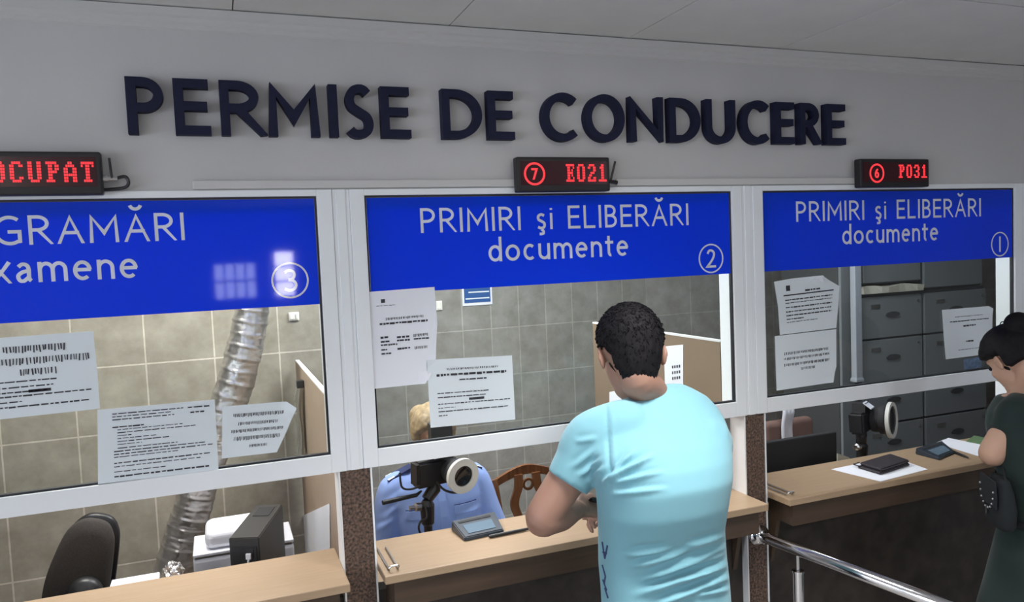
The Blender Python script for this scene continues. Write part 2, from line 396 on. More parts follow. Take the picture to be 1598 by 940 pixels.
def glyph(bm, ch, x0, x1, z0, z1, t, y, dy):
    """glyph filling x0..x1, z0..z1 (outer edges for caps) on plane y, depth dy"""
    w, st = GL[ch]; ax0, ax1 = x0+t/2, x1-t/2; az0, az1 = z0+t/2, z1-t/2
    for si, s in enumerate(st):
        poly = [(ax0+(ax1-ax0)*x, az0+(az1-az0)*v) for x, v in s]
        if ch in 'Ii1': poly = [((x0+x1)/2, p[1]) for p in poly]
        if math.dist(poly[0], poly[-1]) > 1e-5:                       # square caps on straight ends
            for a, b in ((0, 1), (-1, -2)):
                if a == 0 and si > 0 and ch not in 'xt': continue
                L = math.dist(poly[a], poly[b])
                if L > 1.25*t:
                    k = (.5 if abs(poly[a][0]-poly[b][0]) < 1e-4 or abs(poly[a][1]-poly[b][1]) < 1e-4 else .9)*t/L
                    poly[a] = (poly[a][0]+(poly[a][0]-poly[b][0])*k, poly[a][1]+(poly[a][1]-poly[b][1])*k)
        e_ = si*min(0.0005, dy*0.22)
        lo = z0 if not (ch == 'ş' and si == 1) else z0-1
        hi = z1 if (ch.isupper() or ch.isdigit()) and not (ch == 'Ă' and si == 2) else z1+1
        stroke_solid(bm, poly, t, lambda p: Vector((p.x, y+e_, min(max(p.y, lo), hi))), (0, dy-2*e_, 0))
def text_line(bm, txt, x0, x1, z0, cap, t, y, dy, gap=.19, space=.36):
    ws = [(GL[c][0]*cap + t) if c != ' ' else space*cap for c in txt]
    tot = sum(ws) + gap*cap*(len(txt)-1); k = (x1-x0)/tot; x = x0
    for c, w in zip(txt, ws):
        if c != ' ': glyph(bm, c, x, x+max(w*k, t), z0, z0+cap, t, y, dy)
        x += (w+gap*cap)*k
def text_w(txt, cap, t, gap=.19, space=.36):
    return sum((GL[c][0]*cap + t) if c != ' ' else space*cap for c in txt) + gap*cap*(len(txt)-1)

def text_words(txt, x0, x1, z0, cap, t, parent, gap=.19, space=.36):
    k = (x1-x0)/text_w(txt, cap, t); x = x0
    for w in txt.split(' '):
        ww = text_w(w, cap, t)*k
        bm = B(); text_line(bm, w, x, x+ww, z0, cap, t, 0.0006, 0.0009); obj('lettering', bm, M_WHITEFILM, parent)
        x += ww+(space+2*gap)*cap*k

# ================================================================== STRUCTURE
ZC = 2.638                       # ceiling
PANES = [(-1.07, 0.293), (0.450, 1.806), (1.960, 3.318)]
GZ0, GZ1 = 1.315, 2.098          # glass
RZ = 1.252                       # bottom of the rail
PIERS = [(0.324, 0.417), (1.853, 1.941)]
CT = 0.945                       # counter top

bm = B(); box(bm, -5, 7, 0.0, 0.10, GZ1+0.02, ZC+0.1)            # above the frames
box(bm, 3.42, 7, 0.0, 0.10, 0, GZ1+0.02); box(bm, -5, -1.17, 0.0, 0.10, 0, GZ1+0.02)
struct('wall_front', bm, M_WALL)
bm = B(); box(bm, -1.17, 3.42, 0.03, 0.09, 0, 0.84)
struct('wall_counter_base', bm, M_DARKWALL)
for i, (a, b) in enumerate(PIERS):
    bm = B(); box(bm, a, b, 0.0, 0.085, 0, RZ)
    o = struct('wall_pier_left' if i == 0 else 'wall_pier_right', bm, M_GRANITE)
    bm = B(); box(bm, a-0.006, a-0.0005, -0.003, 0.085, 0.0, RZ); obj('jamb_lining', bm, M_WHITE, o)
    bm = B(); box(bm, b+0.0005, b+0.006, -0.003, 0.085, 0.0, RZ); obj('jamb_lining', bm, M_FRAME, o)
# ceilings: hall of suspended panels with dark joints
bm = B(); box(bm, -5, 7, -8.2, -0.002, ZC+0.02, ZC+0.10); c = struct('ceiling', bm, M_GAP)
bm = B(); xs = [0.092+0.65*k for k in range(-8, 11)]
ys = [-0.006, -0.625] + [-0.625-0.65*k for k in range(1, 12)]
for xa, xb in zip(xs, xs[1:]):
    for ya, yb in zip(ys, ys[1:]):
        dz = random.uniform(-0.0015, 0.0015)
        box(bm, xa+0.0018, xb-0.0018, yb+0.0018, ya-0.004, ZC+dz, ZC+0.02)
obj('ceiling_panels', bm, M_CEIL, c)
bm = B(); box(bm, -5, 7, 0.1, 2.6, ZC-0.03, ZC+0.1); struct('ceiling_office', bm, M_CEIL)
bm = B(); box(bm, -5, 7, -8.2, 2.6, -0.1, 0.0); struct('floor', bm, M_FLOOR)
# cornice under the ceiling
bm = B()
prof = [(-0.0, 2.634), (-0.020, 2.634), (-0.020, 2.612), (-0.013, 2.607), (-0.013, 2.596), (-0.006, 2.590), (-0.006, 2.578), (0, 2.574)]
loft(bm, [[Vector((x, y, z)) for y, z in prof] for x in (-5, 7)]); struct('trim_1', bm, M_TRIM)
# cable trunking above the panes
for i, (xa, xb) in enumerate([(-0.045, 0.962), (1.325, 2.455)]):
    bm = B(); box(bm, xa, xb, -0.014, -0.0005, 2.127, 2.152, 0.003); struct('trim_%d' % (i+2), bm, M_TRIM)

# hall shell behind the camera, with daylight windows (seen mirrored in the panes)
WB = -8.0
WINS = [(-0.02, 0.49, 1.49, 1.95, 2, 4), (0.72, 0.97, 1.49, 2.08, 3, 1)]
bm = B()
xs = sorted({-5, 7, *[w[0] for w in WINS], *[w[1] for w in WINS]})
for xa, xb in zip(xs, xs[1:]):
    w = [q for q in WINS if q[0] <= xa and q[1] >= xb]
    if w: box(bm, xa, xb, WB-0.15, WB, 0, w[0][2]); box(bm, xa, xb, WB-0.15, WB, w[0][3], ZC+0.1)
    else: box(bm, xa, xb, WB-0.15, WB, 0, ZC+0.1)
struct('wall_back', bm, M_SKIRT)
LW = [(-6.8, -4.4), (-3.8, -1.4)]; LZ = (0.85, 2.25)
bm = B()
for ya, yb in ((-8.2, LW[0][0]), (LW[0][1], LW[1][0]), (LW[1][1], 2.6)): box(bm, -5.1, -5, ya, yb, 0, ZC+0.1)
for ya, yb in LW: box(bm, -5.1, -5, ya, yb, 0, LZ[0]); box(bm, -5.1, -5, ya, yb, LZ[1], ZC+0.1)
struct('wall_left', bm, M_SKIRT)
for i, (ya, yb) in enumerate(LW):
    w = bpy.data.objects.new('window_%d' % (i+6), None); COL.objects.link(w); w.location = (-5.05, (ya+yb)/2, LZ[0]); w['kind'] = 'structure'
    bm = B()
    for k in range(5):
        y = ya+(yb-ya)*k/4; box(bm, -5.08, -5.02, max(ya, y-.025), min(yb, y+.025), LZ[0], LZ[1])
    box(bm, -5.08, -5.02, ya, yb, LZ[0], LZ[0]+.05); box(bm, -5.08, -5.02, ya, yb, LZ[1]-.05, LZ[1])
    obj('window_frame', bm, M_FRAME, w)
    bm = B(); box(bm, -5.098, -5.09, ya, yb, LZ[0], LZ[1]); obj('daylight_pane', bm, M_SKYPANE, w)
bm = B(); box(bm, 7, 7.1, -8.2, 2.6, 0, ZC+0.1); struct('wall_right', bm, M_SKIRT)
for i, (xa, xb, za, zb, r, c_) in enumerate(WINS):
    w = bpy.data.objects.new('window_%d' % (i+4), None); COL.objects.link(w); w.location = ((xa+xb)/2, WB-0.1, za); w['kind'] = 'structure'
    bm = B()
    for k in range(c_+1):
        x = xa+(xb-xa)*k/c_; box(bm, max(xa, x-0.012), min(xb, x+0.012), WB-0.10, WB-0.06, za, zb)
    for k in range(r+1):
        z = za+(zb-za)*k/r; box(bm, xa, xb, WB-0.10, WB-0.06, max(za, z-0.012), min(zb, z+0.012))
    obj('window_frame', bm, M_GASKET, w)
    bm = B(); box(bm, xa, xb, WB-0.14, WB-0.13, za, zb); obj('daylight_pane', bm, M_SKYPANE if i == 0 else M_SKYPANE2, w)

# office back walls
YL, YM = 1.70, 2.20
a = at_y(226, 540, YL); b = at_y(150, 574, YL)
T_L = tile_mat('tiles_left', a.x, b.z, 0.311, 0.322, (0.43, 0.40, 0.335), (0.385, 0.355, 0.30), (0.68, 0.63, 0.55))
a = at_y(854, 550, YM); b = at_y(800, 584, YM)
T_M = tile_mat('tiles_mid', a.x, b.z, 0.190, 0.305, (0.39, 0.385, 0.35), (0.33, 0.325, 0.30), (0.49, 0.48, 0.44))
xc = at_y(1011, 550, YM).x
T_R = tile_mat('tiles_right', xc, b.z, 0.358, 0.305, (0.42, 0.41, 0.385), (0.37, 0.365, 0.34), (0.50, 0.49, 0.45))
xs_ = at_y(520, 600, YL).x + 0.05
bm = B(); box(bm, -5, xs_, YL, YL+0.1, 0, ZC+0.1); struct('wall_office_left', bm, T_L)
bm = B(); box(bm, xs_-0.1, xc, YM, YM+0.1, 0, ZC+0.1); struct('wall_office_middle', bm, T_M)
bm = B(); box(bm, xc, 7, YM, YM+0.1, 0, ZC+0.1); struct('wall_office_right', bm, T_R)

# ------------------------------------------------------------------ the three counter windows
for i, (xa, xb) in enumerate(PANES):
    w = bpy.data.objects.new('window_%d' % (i+1), None); COL.objects.link(w); w.location = ((xa+xb)/2, 0.04, RZ); w['kind'] = 'structure'
    bl = (xa-0.10) if i == 0 else xa-0.052; br_ = (xb+0.10) if i == 2 else xb+0.052
    bm = B()
    g = 0.006
    box(bm, bl, xa-g, -0.008, 0.085, RZ, GZ1+0.026, 0.002); box(bm, xb+g, br_, -0.008, 0.085, RZ, GZ1+0.026, 0.002)
    box(bm, xa-g, xb+g, -0.008, 0.085, GZ1+g, GZ1+0.026, 0.002); box(bm, xa-g, xb+g, -0.008, 0.016, RZ, GZ0-g, 0.002)
    obj('window_frame', bm, M_FRAME, w)
    bm = B()
    for (p, q, r, s) in ((xa-g, xa, GZ0-g, GZ1+g), (xb, xb+g, GZ0-g, GZ1+g), (xa, xb, GZ0-g, GZ0), (xa, xb, GZ1, GZ1+g)):
        box(bm, p, q, 0.0, 0.014, r, s)
    obj('gasket', bm, M_GASKET, w)
    bm = B(); box(bm, xa, xb, 0.004, 0.010, GZ0, GZ1); obj('glass_pane', bm, M_GLASS, w)
# cover posts between the frames
for i, (xa, xb) in enumerate([(0.345+0.0005, 0.398-0.0005), (1.858+0.0005, 1.908-0.0005)]):
    bm = B(); box(bm, xa, xb, -0.004, 0.085, RZ, GZ1+0.026, 0.0015)
    box(bm, xa+0.012, xb-0.012, -0.007, -0.003, RZ, GZ1+0.026, 0.001); struct('trim_%d' % (i+5), bm, M_FRAME)
# outer posts below the frame level at the far right
bm = B(); box(bm, 3.318, 3.42, -0.008, 0.085, 0.0, RZ-0.001, 0.002); struct('trim_7', bm, M_FRAME)
bm = B(); box(bm, -1.17, -1.07, -0.008, 0.085, 0.0, RZ-0.001, 0.002); struct('trim_8', bm, M_FRAME)

# ------------------------------------------------------------------ blue signs on the panes
SIGNS = [(0, 'PROGRAMĂRI', 'examene', '3', 1.775), (1, 'PRIMIRI şi ELIBERĂRI', 'documente', '2', 1.797), (2, 'PRIMIRI şi ELIBERĂRI', 'documente', '1', 1.797)]
XT = [(None, -0.075, None, -0.202), (0.62, 1.625, 0.845, 1.370), (2.118, 3.123, 2.346, 2.868)]
CIR = [(0.209, 1.853), (1.719, 1.857), (3.240, 1.858)]
LBL = ['glossy blue window sign reading PROGRAMĂRI examene with a circled 3',
       'glossy blue window sign reading PRIMIRI şi ELIBERĂRI documente with a circled 2',
       'glossy blue window sign reading PRIMIRI şi ELIBERĂRI documente with a circled 1']
for (i, l1, l2, num, zb), (a0, a1, b0, b1), (ccx, ccz) in zip(SIGNS, XT, CIR):
    xa, xb = PANES[i]
    if i == 0: zb = 1.776
    t = thing('window_sign', LBL[i], 'sign', ((xa+xb)/2, 0.003, zb), 'blue signs on the counter windows')
    bm = B(); box(bm, xa+0.001, xb-0.001, 0.0015, 0.0035, zb, GZ1-0.001); obj('sign_panel', bm, M_BLUE, t)
    cap = 0.079; st = 0.0092
    if a0 is None: a0 = a1 - text_w(l1, cap, st)*1.005/text_w('PRIMIRI şi ELIBERĂRI', cap, st)*1.005; b0 = b1 - 0.525*text_w(l2, cap, st)/text_w('documente', cap, st)
    text_words(l1, a0, a1, 1.983, cap, st, t)
    text_words(l2, b0, b1, 1.8815 if i != 2 else 1.887, cap*0.985, st*1.08, t)
    bm = B(); ring_solid(bm, (ccx, 0.0006, ccz), (0, 1, 0), 0.049, 0.0545, 0, 0.0009)
    glyph(bm, num, ccx-0.021, ccx+0.021, ccz-0.034, ccz+0.034, 0.0085, 0.0006, 0.0009); obj('number_badge', bm, M_WHITEFILM, t)

# ------------------------------------------------------------------ raised wall letters
ZL0, ZL1, YLF = 2.278, 2.434, -0.034
LET = [('P', 198.5, 255.5), ('E', 272, 326.4), ('R', 343, 409.5), ('M', 417, 498), ('I', 511.5, 524.5), ('S', 536, 583), ('E', 591.5, 639.5),
       ('D', 686, 752.5), ('E', 757, 801.7),
       ('C', 841, 902.5), ('O', 907, 975), ('N', 976.5, 1035.5), ('D', 1038, 1093.5), ('U', 1094.5, 1148), ('C', 1149.7, 1202), ('E', 1202, 1239.8), ('R', 1240.2, 1280.7), ('E', 1281.5, 1319.5)]
WORDS = ['PERMISE']*7 + ['DE']*2 + ['CONDUCERE']*9
ORD = ['', 'first E', '', '', '', '', 'final E'] + ['', ''] + ['opening C', '', '', '', '', 'second C', 'first E', '', 'last E']
for k, (ch, p0, p1) in enumerate(LET):
    pm = 165 + (p0-200)*0.018
    x0 = at_y(p0, pm, -0.004).x; x1 = at_y(p1, pm, YLF).x
    bm = B(); os_ = 0.003 if ch in 'COSU' else 0
    t_ = 0.0255
    glyph(bm, ch, x0, max(x1, x0+t_), ZL0-os_, ZL1+(os_ if ch != 'U' else 0), t_, YLF, -YLF-0.002)
    what = ORD[k] or 'letter ' + ch
    o = obj('wall_letter', bm, M_NAVY); tag(o, 'raised navy %s of the word %s on the wall' % (what, WORDS[k]), 'letter', 'raised wall letters')

# ------------------------------------------------------------------ LED displays
F7 = {'O': [".####.", "##..##", "##..##", "##..##", "##..##", "##..##", ".####."], 'C': [".####.", "##..##", "##....", "##....", "##....", "##..##", ".####."],
 'U': ["##..##", "##..##", "##..##", "##..##", "##..##", "##..##", ".####."], 'P': ["#####.", ".##.##", ".##.##", ".####.", ".##...", ".##...", "####.."],
 'A': ["..##..", ".####.", "##..##", "##..##", "######", "##..##", "##..##"], 'T': ["######", "#.##.#", "..##..", "..##..", "..##..", "..##..", ".####."],
 'E': ["######", ".##..#", ".##.#.", ".####.", ".##.#.", ".##..#", "######"], '0': [".####.", "##..##", "##..##", "##..##", "##..##", "##..##", ".####."],
 '2': [".####.", "##..##", "....##", "..###.", ".##...", "##..##", "######"], '1': ["..##..", ".###..", "..##..", "..##..", "..##..", "..##..", "######"],
 '3': [".####.", "##..##", "....##", "..###.", "....##", "##..##", ".####."]}
def led_text(bm, txt, xa, xb, za, zb, y):
    n = len(txt)*8-2; px = (xb-xa)/n; pz = (zb-za)/7
    for i, ch in enumerate(txt):
        for r, row in enumerate(F7[ch]):
            for c_, v in enumerate(row):
                if v == '#':
                    x = xa+(i*8+c_+.5)*px; z = zb-(r+.5)*pz
                    box(bm, x-px*.40, x+px*.40, y-0.0012, y, z-pz*.40, z+pz*.40)
YD = -0.052
def led_sign(px0, px1, pyb0, pyt, txt, tx0, tx1, ty0, ty1, circ, label, antenna):
    xa = at_y(px0, pyt, YD).x; xb = at_y(px1, pyt, YD).x
    zt = at_y((px0+px1)/2, pyt, YD).z; zb = at_y((px0+px1)/2, pyb0, YD).z
    t = thing('led_display', label, 'display', ((xa+xb)/2, -0.02, zb), 'red LED displays above the windows')
    bm = B(); box(bm, xa, xb, YD, -0.0165, zb, zt, 0.005); obj('housing', bm, M_LEDCASE, t)
    bm = B(); box(bm, xa+0.012, xb-0.012, YD-0.001, YD+0.002, zb+0.022, zt-0.014); obj('display_screen', bm, M_LEDFACE, t)
    for xq in (xa+0.05, xb-0.08):
        bm = B(); box(bm, xq, xq+0.03, -0.0165, -0.0005, zb+0.03, zt-0.02); obj('wall_bracket', bm, M_LEDCASE, t)
    ym = (ty0+ty1)/2
    x0, x1 = at_y(tx0, ym, YD).x, at_y(tx1, ym, YD).x
    z1 = at_y((tx0+tx1)/2, ty0, YD).z; z0 = at_y((tx0+tx1)/2, ty1, YD).z
    bm = B(); led_text(bm, txt, x0, x1, z0, z1, YD-0.0011); obj('led_characters', bm, M_LED, t)
    if circ:
        ch, cx, cz, r = circ; c = at_y(cx, cz, YD); c2 = at_y(cx, cz-r, YD); R = (c2-c).length
        bm = B(); ring_solid(bm, (c.x, YD-0.0023, c.z), (0, 1, 0), R*.82, R, 0, 0.0012, 40)
        glyph(bm, ch, c.x-R*.3, c.x+R*.3, c.z-R*.5, c.z+R*.5, R*.19, YD-0.0023, 0.0012); obj('led_counter_number', bm, M_LED, t)
    if antenna:
        zz = (zb+zt)/2-0.012
        bm = B(); lathe(bm, [(0.009, 0), (0.009, 0.012), (0.006, 0.012), (0.006, 0.035)], (xb+0.0005, -0.03, zz), (1, 0, 0), 12); obj('cable_plug', bm, M_METAL, t)
        bm = B(); tube(bm, [(xb+0.022, -0.033, zz), (xb+0.021, -0.033, zz+0.016), (xb+0.019, -0.033, zz+0.055)], [0.0035, 0.0035, 0.003], 8); obj('antenna', bm, M_BLACK, t)
        bm = B(); tube(bm, cr([(xb+0.03, -0.03, zz), (xb+0.055, -0.03, zz+0.005), (xb+0.062, -0.028, zz-0.012), (xb+0.05, -0.02, zz-0.024), (xb+0.01, -0.012, zz-0.028), (xb-0.01, -0.008, zz-0.028)], 5), 0.0045, 8); obj('cable', bm, M_BLACK, t)
    return t
led_sign(-86, 156, 305, 236, 'OCUPAT', -14, 147, 252, 285, None, 'black LED display reading OCUPAT in red, above the leftmost window', True)
led_sign(806, 951, 299, 245, 'E021', 883, 946, 256, 284, ('7', 834, 271.5, 18), 'black LED display reading 7 E021 above the middle window', False)
led_sign(1343, 1450, 292, 248, 'P031', 1402, 1446, 257, 278, ('6', 1368, 270.5, 15), 'black LED display reading P031 above the right window', False)
# short aerial and plug of the middle display
LEDM = [o for o in COL.objects if o.name.startswith('led_display') and 'E021' in o['label']][0]
a = at_y(953, 282, -0.03); b = at_y(960, 252, -0.03)
bm = B(); tube(bm, [a, b], 0.004, 8); obj('antenna', bm, M_BLACK, LEDM)
a = at_y(950, 283, -0.03); b = at_y(963, 285, -0.03)
bm = B(); tube(bm, [a, b], 0.007, 8); obj('cable_plug', bm, M_BLACK, LEDM)
# ------------------------------------------------------------------ ceiling lamps
def ceiling_lamp(x, y, zc, sx, sy_, watts, colr, label, spread=180):
    t = thing('ceiling_lamp', label, 'lamp', (x, y, zc))
    bm = B(); h = 0.05
    for (p, q, r, s) in ((x-sx/2, x+sx/2, y-sy_/2, y-sy_/2+.02), (x-sx/2, x+sx/2, y+sy_/2-.02, y+sy_/2), (x-sx/2, x-sx/2+.02, y-sy_/2+.02, y+sy_/2-.02), (x+sx/2-.02, x+sx/2, y-sy_/2+.02, y+sy_/2-.02)):
        box(bm, p, q, r, s, zc-h, zc-0.001)
    obj('lamp_frame', bm, M_FRAME, t)
    bm = B(); box(bm, x-sx/2+.021, x+sx/2-.021, y-sy_/2+.021, y+sy_/2-.021, zc-h+0.012, zc-h+0.018); obj('diffuser', bm, M_LAMP, t)
    L = bpy.data.lights.new('lamp_light', 'AREA'); L.shape = 'RECTANGLE'; L.size = sx-.05; L.size_y = sy_-.05; L.energy = watts; L.color = colr; L.spread = math.radians(spread)
    lo = bpy.data.objects.new('lamp_light', L); COL.objects.link(lo); lo.parent = t; lo.location = (0, 0, -h-0.004)
for i, (x, y, sx, sy_, w, c) in enumerate(HALL_LAMPS):
    ceiling_lamp(x, y, ZC, sx, sy_, w, c, 'square ceiling light panel over the waiting hall, ' + ['nearest the counter windows', 'in the middle of the hall', 'far left of the hall', 'far right of the hall'][i], 105 if i == 0 else 180)
for i, (x, y, sx, sy_, w, c) in enumerate(OFFICE_LAMPS):
    ceiling_lamp(x, y, ZC-0.03, sx, sy_, w, c, 'long ceiling light inside the office behind the ' + ['left', 'middle', 'right'][i] + ' window')

# ------------------------------------------------------------------ counters
CX = [(-1.16, 0.318), (0.423, 1.850), (1.947, 3.312)]
CLAB = ['beech service counter under the left window', 'beech service counter under the middle window, man leaning before it', 'beech service counter under the right window, beside the woman']
for i, (xa, xb) in enumerate(CX):
    t = thing('service_counter', CLAB[i], 'counter', ((xa+xb)/2, 0.03, 0.0), 'beech counters under the windows')
    bm = B(); box(bm, xa, xb, -0.128, 0.19, CT-0.026, CT, 0.003); obj('worktop', bm, M_BEECH, t)
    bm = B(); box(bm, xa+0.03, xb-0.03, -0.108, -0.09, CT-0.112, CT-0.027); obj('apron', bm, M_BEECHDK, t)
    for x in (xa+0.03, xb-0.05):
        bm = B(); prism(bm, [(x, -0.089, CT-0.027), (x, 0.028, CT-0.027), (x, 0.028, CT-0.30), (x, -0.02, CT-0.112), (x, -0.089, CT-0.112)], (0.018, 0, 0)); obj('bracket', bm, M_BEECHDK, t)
    if i:
        x = xa+0.022
        # bent wire slip holder lying along the counter's left end
        pts = [(x, 0.10, CT+0.004), (x, -0.085, CT+0.004), (x, -0.094, CT+0.012), (x+0.004, -0.096, CT+0.016), (x+0.024, -0.096, CT+0.016), (x+0.028, -0.094, CT+0.012), (x+0.028, -0.085, CT+0.004), (x+0.028, 0.10, CT+0.004)]
        bm = B(); tube(bm, pts, 0.0033, 8); obj('wire_slip_holder', bm, M_METAL, t)

# desks inside the offices (behind the counters)
for i, (xa, xb) in enumerate([(-1.1, 0.28), (0.47, 1.78), (1.99, 3.5)]):
    t = thing('office_desk', 'wooden office desk pushed against the inner side of the ' + ['left', 'middle', 'right'][i] + ' counter', 'desk', ((xa+xb)/2, 0.5, 0), 'desks inside the offices')
    bm = B(); box(bm, xa, xb, 0.20, (0.66, 0.44, 0.60)[i], 0.715, 0.74, 0.002); obj('desktop', bm, M_BEECH, t)
    for x in (xa+0.02, xb-0.045):
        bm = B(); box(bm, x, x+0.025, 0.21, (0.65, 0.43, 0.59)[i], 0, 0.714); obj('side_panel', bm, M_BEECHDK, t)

# ------------------------------------------------------------------ notices on the glass
def on(px, py, y=-0.0012): return at_y(px, py, y)
def bil(c, u, v):
    a, b, d, e = c   # TL TR BR BL
    return (a*(1-u)+b*u)*(1-v) + (e*(1-u)+d*u)*v
def notice(label, pts, corners, lines, curl=None, y=-0.0012, group='paper notices taped to the panes', mt=None, name='paper_notice', cat='notice'):
    """pts: pixel outline; corners: pixel TL TR BR BL for text layout; curl: list of (px,py,lift,reach)"""
    P = [on(p[0], p[1], y) for p in pts]
    bm = B()
    n = len(P); c = sum(P, Vector())/n
    f = bm.faces.new([bm.verts.new(p) for p in P])
    bmesh.ops.triangulate(bm, faces=[f]); bmesh.ops.subdivide_edges(bm, edges=bm.edges[:], cuts=3, use_grid_fill=True)
    bmesh.ops.subdivide_edges(bm, edges=bm.edges[:], cuts=1, use_grid_fill=True)
    for v in bm.verts:
        lift = 0.0004*(1+math.sin(v.co.x*31+v.co.z*17))
        for (qx, qy, amt, rad) in (curl or []):
            q = on(qx, qy, y); d = (Vector((v.co.x, 0, v.co.z))-Vector((q.x, 0, q.z))).length
            if d < rad: lift += amt*(1-d/rad)**2
        v.co.y -= lift
    r = bmesh.ops.extrude_face_region(bm, geom=bm.faces[:])
    for v in r['geom']:
        if isinstance(v, bmesh.types.BMVert): v.co.y += 0.0004
    o = obj(name, bm, mt or M_PAPER, smooth=False); tag(o, label, cat, group)
    if lines:
        rnd = random.Random(len(label)); C4 = [on(p[0], p[1], y-0.0018) for p in corners]
        bm = B()
        for (v, u0, u1, h, style) in lines:
            u = u0
            while u < u1-0.004:
                if style == 'bar': w, g = rnd.uniform(.006, .012), rnd.uniform(.008, .018)
                elif style == 'rule': w, g = u1-u0, 0
                elif style == 'logo': w, g = u1-u0, 0
                else: w, g = rnd.uniform(.02, .08), rnd.uniform(.006, .016)
                w = min(w, u1-u); hh = h*rnd.uniform(.75, 1.1)
                sl = rnd.uniform(-.006, .006) if style == 'bar' else 0
                q = [bil(C4, u, v), bil(C4, u+w, v), bil(C4, u+w+sl, v+hh), bil(C4, u+sl, v+hh)]
                prism(bm, q, (0, 0.0002, 0)); u += w+g
        t = obj('printed_text', bm, M_INK, o); t['kind'] = 'stuff'
    return o
T = 'txt'
notice('white landscape notice with bold heading, at left edge of the leftmost pane', [(-75, 533), (145, 517), (151, 570), (156, 638), (0, 655), (-68, 662)], [(-75, 533), (145, 517), (156, 638), (-68, 662)],
       [(.12, .34, .80, .085, 'bar'), (.27, .30, .97, .085, 'bar'), (.41, .45, .72, .08, 'bar'), (.55, .1, .72, .018, T), (.62, .1, .68, .016, T), (.68, .1, .64, .018, T), (.67, .50, .66, .045, 'rule'), (.73, .1, .95, .018, T), (.80, .1, .45, .015, T), (.86, .1, .93, .02, T)])
notice('dense typed sheet, largest of those low on the leftmost pane', [(152, 640), (335, 624), (341, 733), (153, 756)], [(152, 640), (335, 624), (341, 733), (153, 756)],
       [(.07, .12, .72, .014, T), (.07, .76, .95, .02, T), (.11, .12, .62, .012, T), (.15, .12, .64, .014, T), (.14, .78, .9, .02, T), (.25, .12, .38, .018, T), (.29, .16, .72, .010, T), (.33, .16, .82, .012, T), (.37, .16, .28, .012, T), (.41, .16, .48, .010, T), (.45, .16, .60, .012, T), (.49, .16, .36, .010, T), (.54, .16, .66, .012, T), (.58, .13, .9, .014, T), (.62, .13, .96, .014, T), (.66, .13, .66, .010, T), (.74, .13, .94, .016, T), (.79, .13, .85, .012, T), (.86, .13, .55, .012, T), (.92, .13, .92, .022, T)])
notice('small white notice with a bent right corner, right of the dense typed sheet', [(347, 635), (430, 628), (447, 627), (462, 636), (448, 672), (432, 706), (346, 716)], [(347, 635), (455, 627), (445, 706), (346, 716)],
       [(.16, .16, .9, .07, 'bar'), (.33, .24, .82, .06, 'bar'), (.47, .14, .92, .06, 'bar'), (.61, .18, .88, .075, 'bar'), (.78, .42, .68, .05, 'bar')], curl=[(462, 640, 0.02, 0.05)])
notice('tall portrait notice with small crest, top left of the middle pane', [(573, 456), (678, 448), (682, 505), (680, 560), (672, 585), (663, 599), (584, 607)], [(573, 456), (678, 448), (680, 598), (584, 607)],
       [(.085, .19, .25, .05, 'logo'), (.15, .12, .40, .006, T), (.28, .25, .82, .025, 'bar'), (.33, .15, .92, .02, T), (.48, .40, .60, .02, T), (.47, .66, .88, .03, 'bar'), (.47, .15, .28, .02, T), (.515, .15, .30, .016, T), (.515, .4, .6, .02, T), (.515, .66, .90, .016, T), (.55, .15, .40, .018, T), (.60, .15, .24, .016, T), (.60, .4, .6, .018, T), (.60, .67, .88, .028, 'bar'), (.64, .15, .30, .016, T)], curl=[(676, 597, 0.014, 0.06), (684, 500, 0.006, 0.08)], mt=M_PAPERW)
notice('landscape notice overlapping the tall crest notice on the middle pane', [(666, 562), (799, 555), (804, 655), (672, 668)], [(666, 562), (799, 555), (804, 655), (672, 668)],
       [(.14, .22, .82, .03, 'bar'), (.22, .10, .92, .035, T), (.31, .36, .68, .02, T), (.50, .10, .70, .014, T), (.56, .10, .66, .014, T), (.60, .46, .64, .035, 'rule'), (.66, .10, .95, .014, T), (.72, .10, .30, .01, T), (.77, .10, .92, .014, T), (.83, .10, .20, .015, T)], y=-0.0040, curl=[(666, 562, 0.004, 0.05)])
notice('crested typed notice with a cut corner, upper left of the right pane', [(1208, 440), (1235, 435), (1281, 430), (1310, 447), (1308, 480), (1305, 512), (1217, 523), (1214, 478)], [(1208, 440), (1310, 428), (1305, 512), (1217, 523)],
       [(.10, .17, .23, .10, 'logo'), (.21, .46, .70, .03, T), (.27, .12, .92, .022, 'rule'), (.36, .14, .90, .022, T), (.42, .14, .90, .014, T), (.50, .14, .90, .022, T), (.58, .14, .90, .022, T), (.65, .14, .90, .022, T), (.72, .14, .44, .02, T), (.78, .14, .66, .012, T)], curl=[(1281, 430, 0.012, 0.06)])
notice('blank-topped notice below the crested one on the right pane', [(1209, 525), (1305, 514), (1305, 572), (1299, 597), (1212, 610)], [(1209, 525), (1305, 514), (1302, 597), (1212, 610)],
       [(.32, .15, .88, .05, 'bar'), (.42, .14, .90, .045, 'bar'), (.53, .14, .90, .05, 'bar'), (.63, .42, .66, .05, 'bar')], curl=[(1302, 597, 0.008, 0.05)])
notice('small notice at the right side of the right pane, near the woman', [(1470, 484), (1543, 478), (1549, 482), (1548, 552), (1476, 561), (1473, 530)], [(1470, 484), (1549, 477), (1548, 552), (1476, 561)],
       [(.16, .25, .80, .02, 'bar'), (.25, .14, .92, .02, T), (.35, .40, .66, .03, T), (.67, .45, .60, .03, T), (.84, .28, .90, .01, T)], curl=[(1549, 478, 0.006, 0.04)])
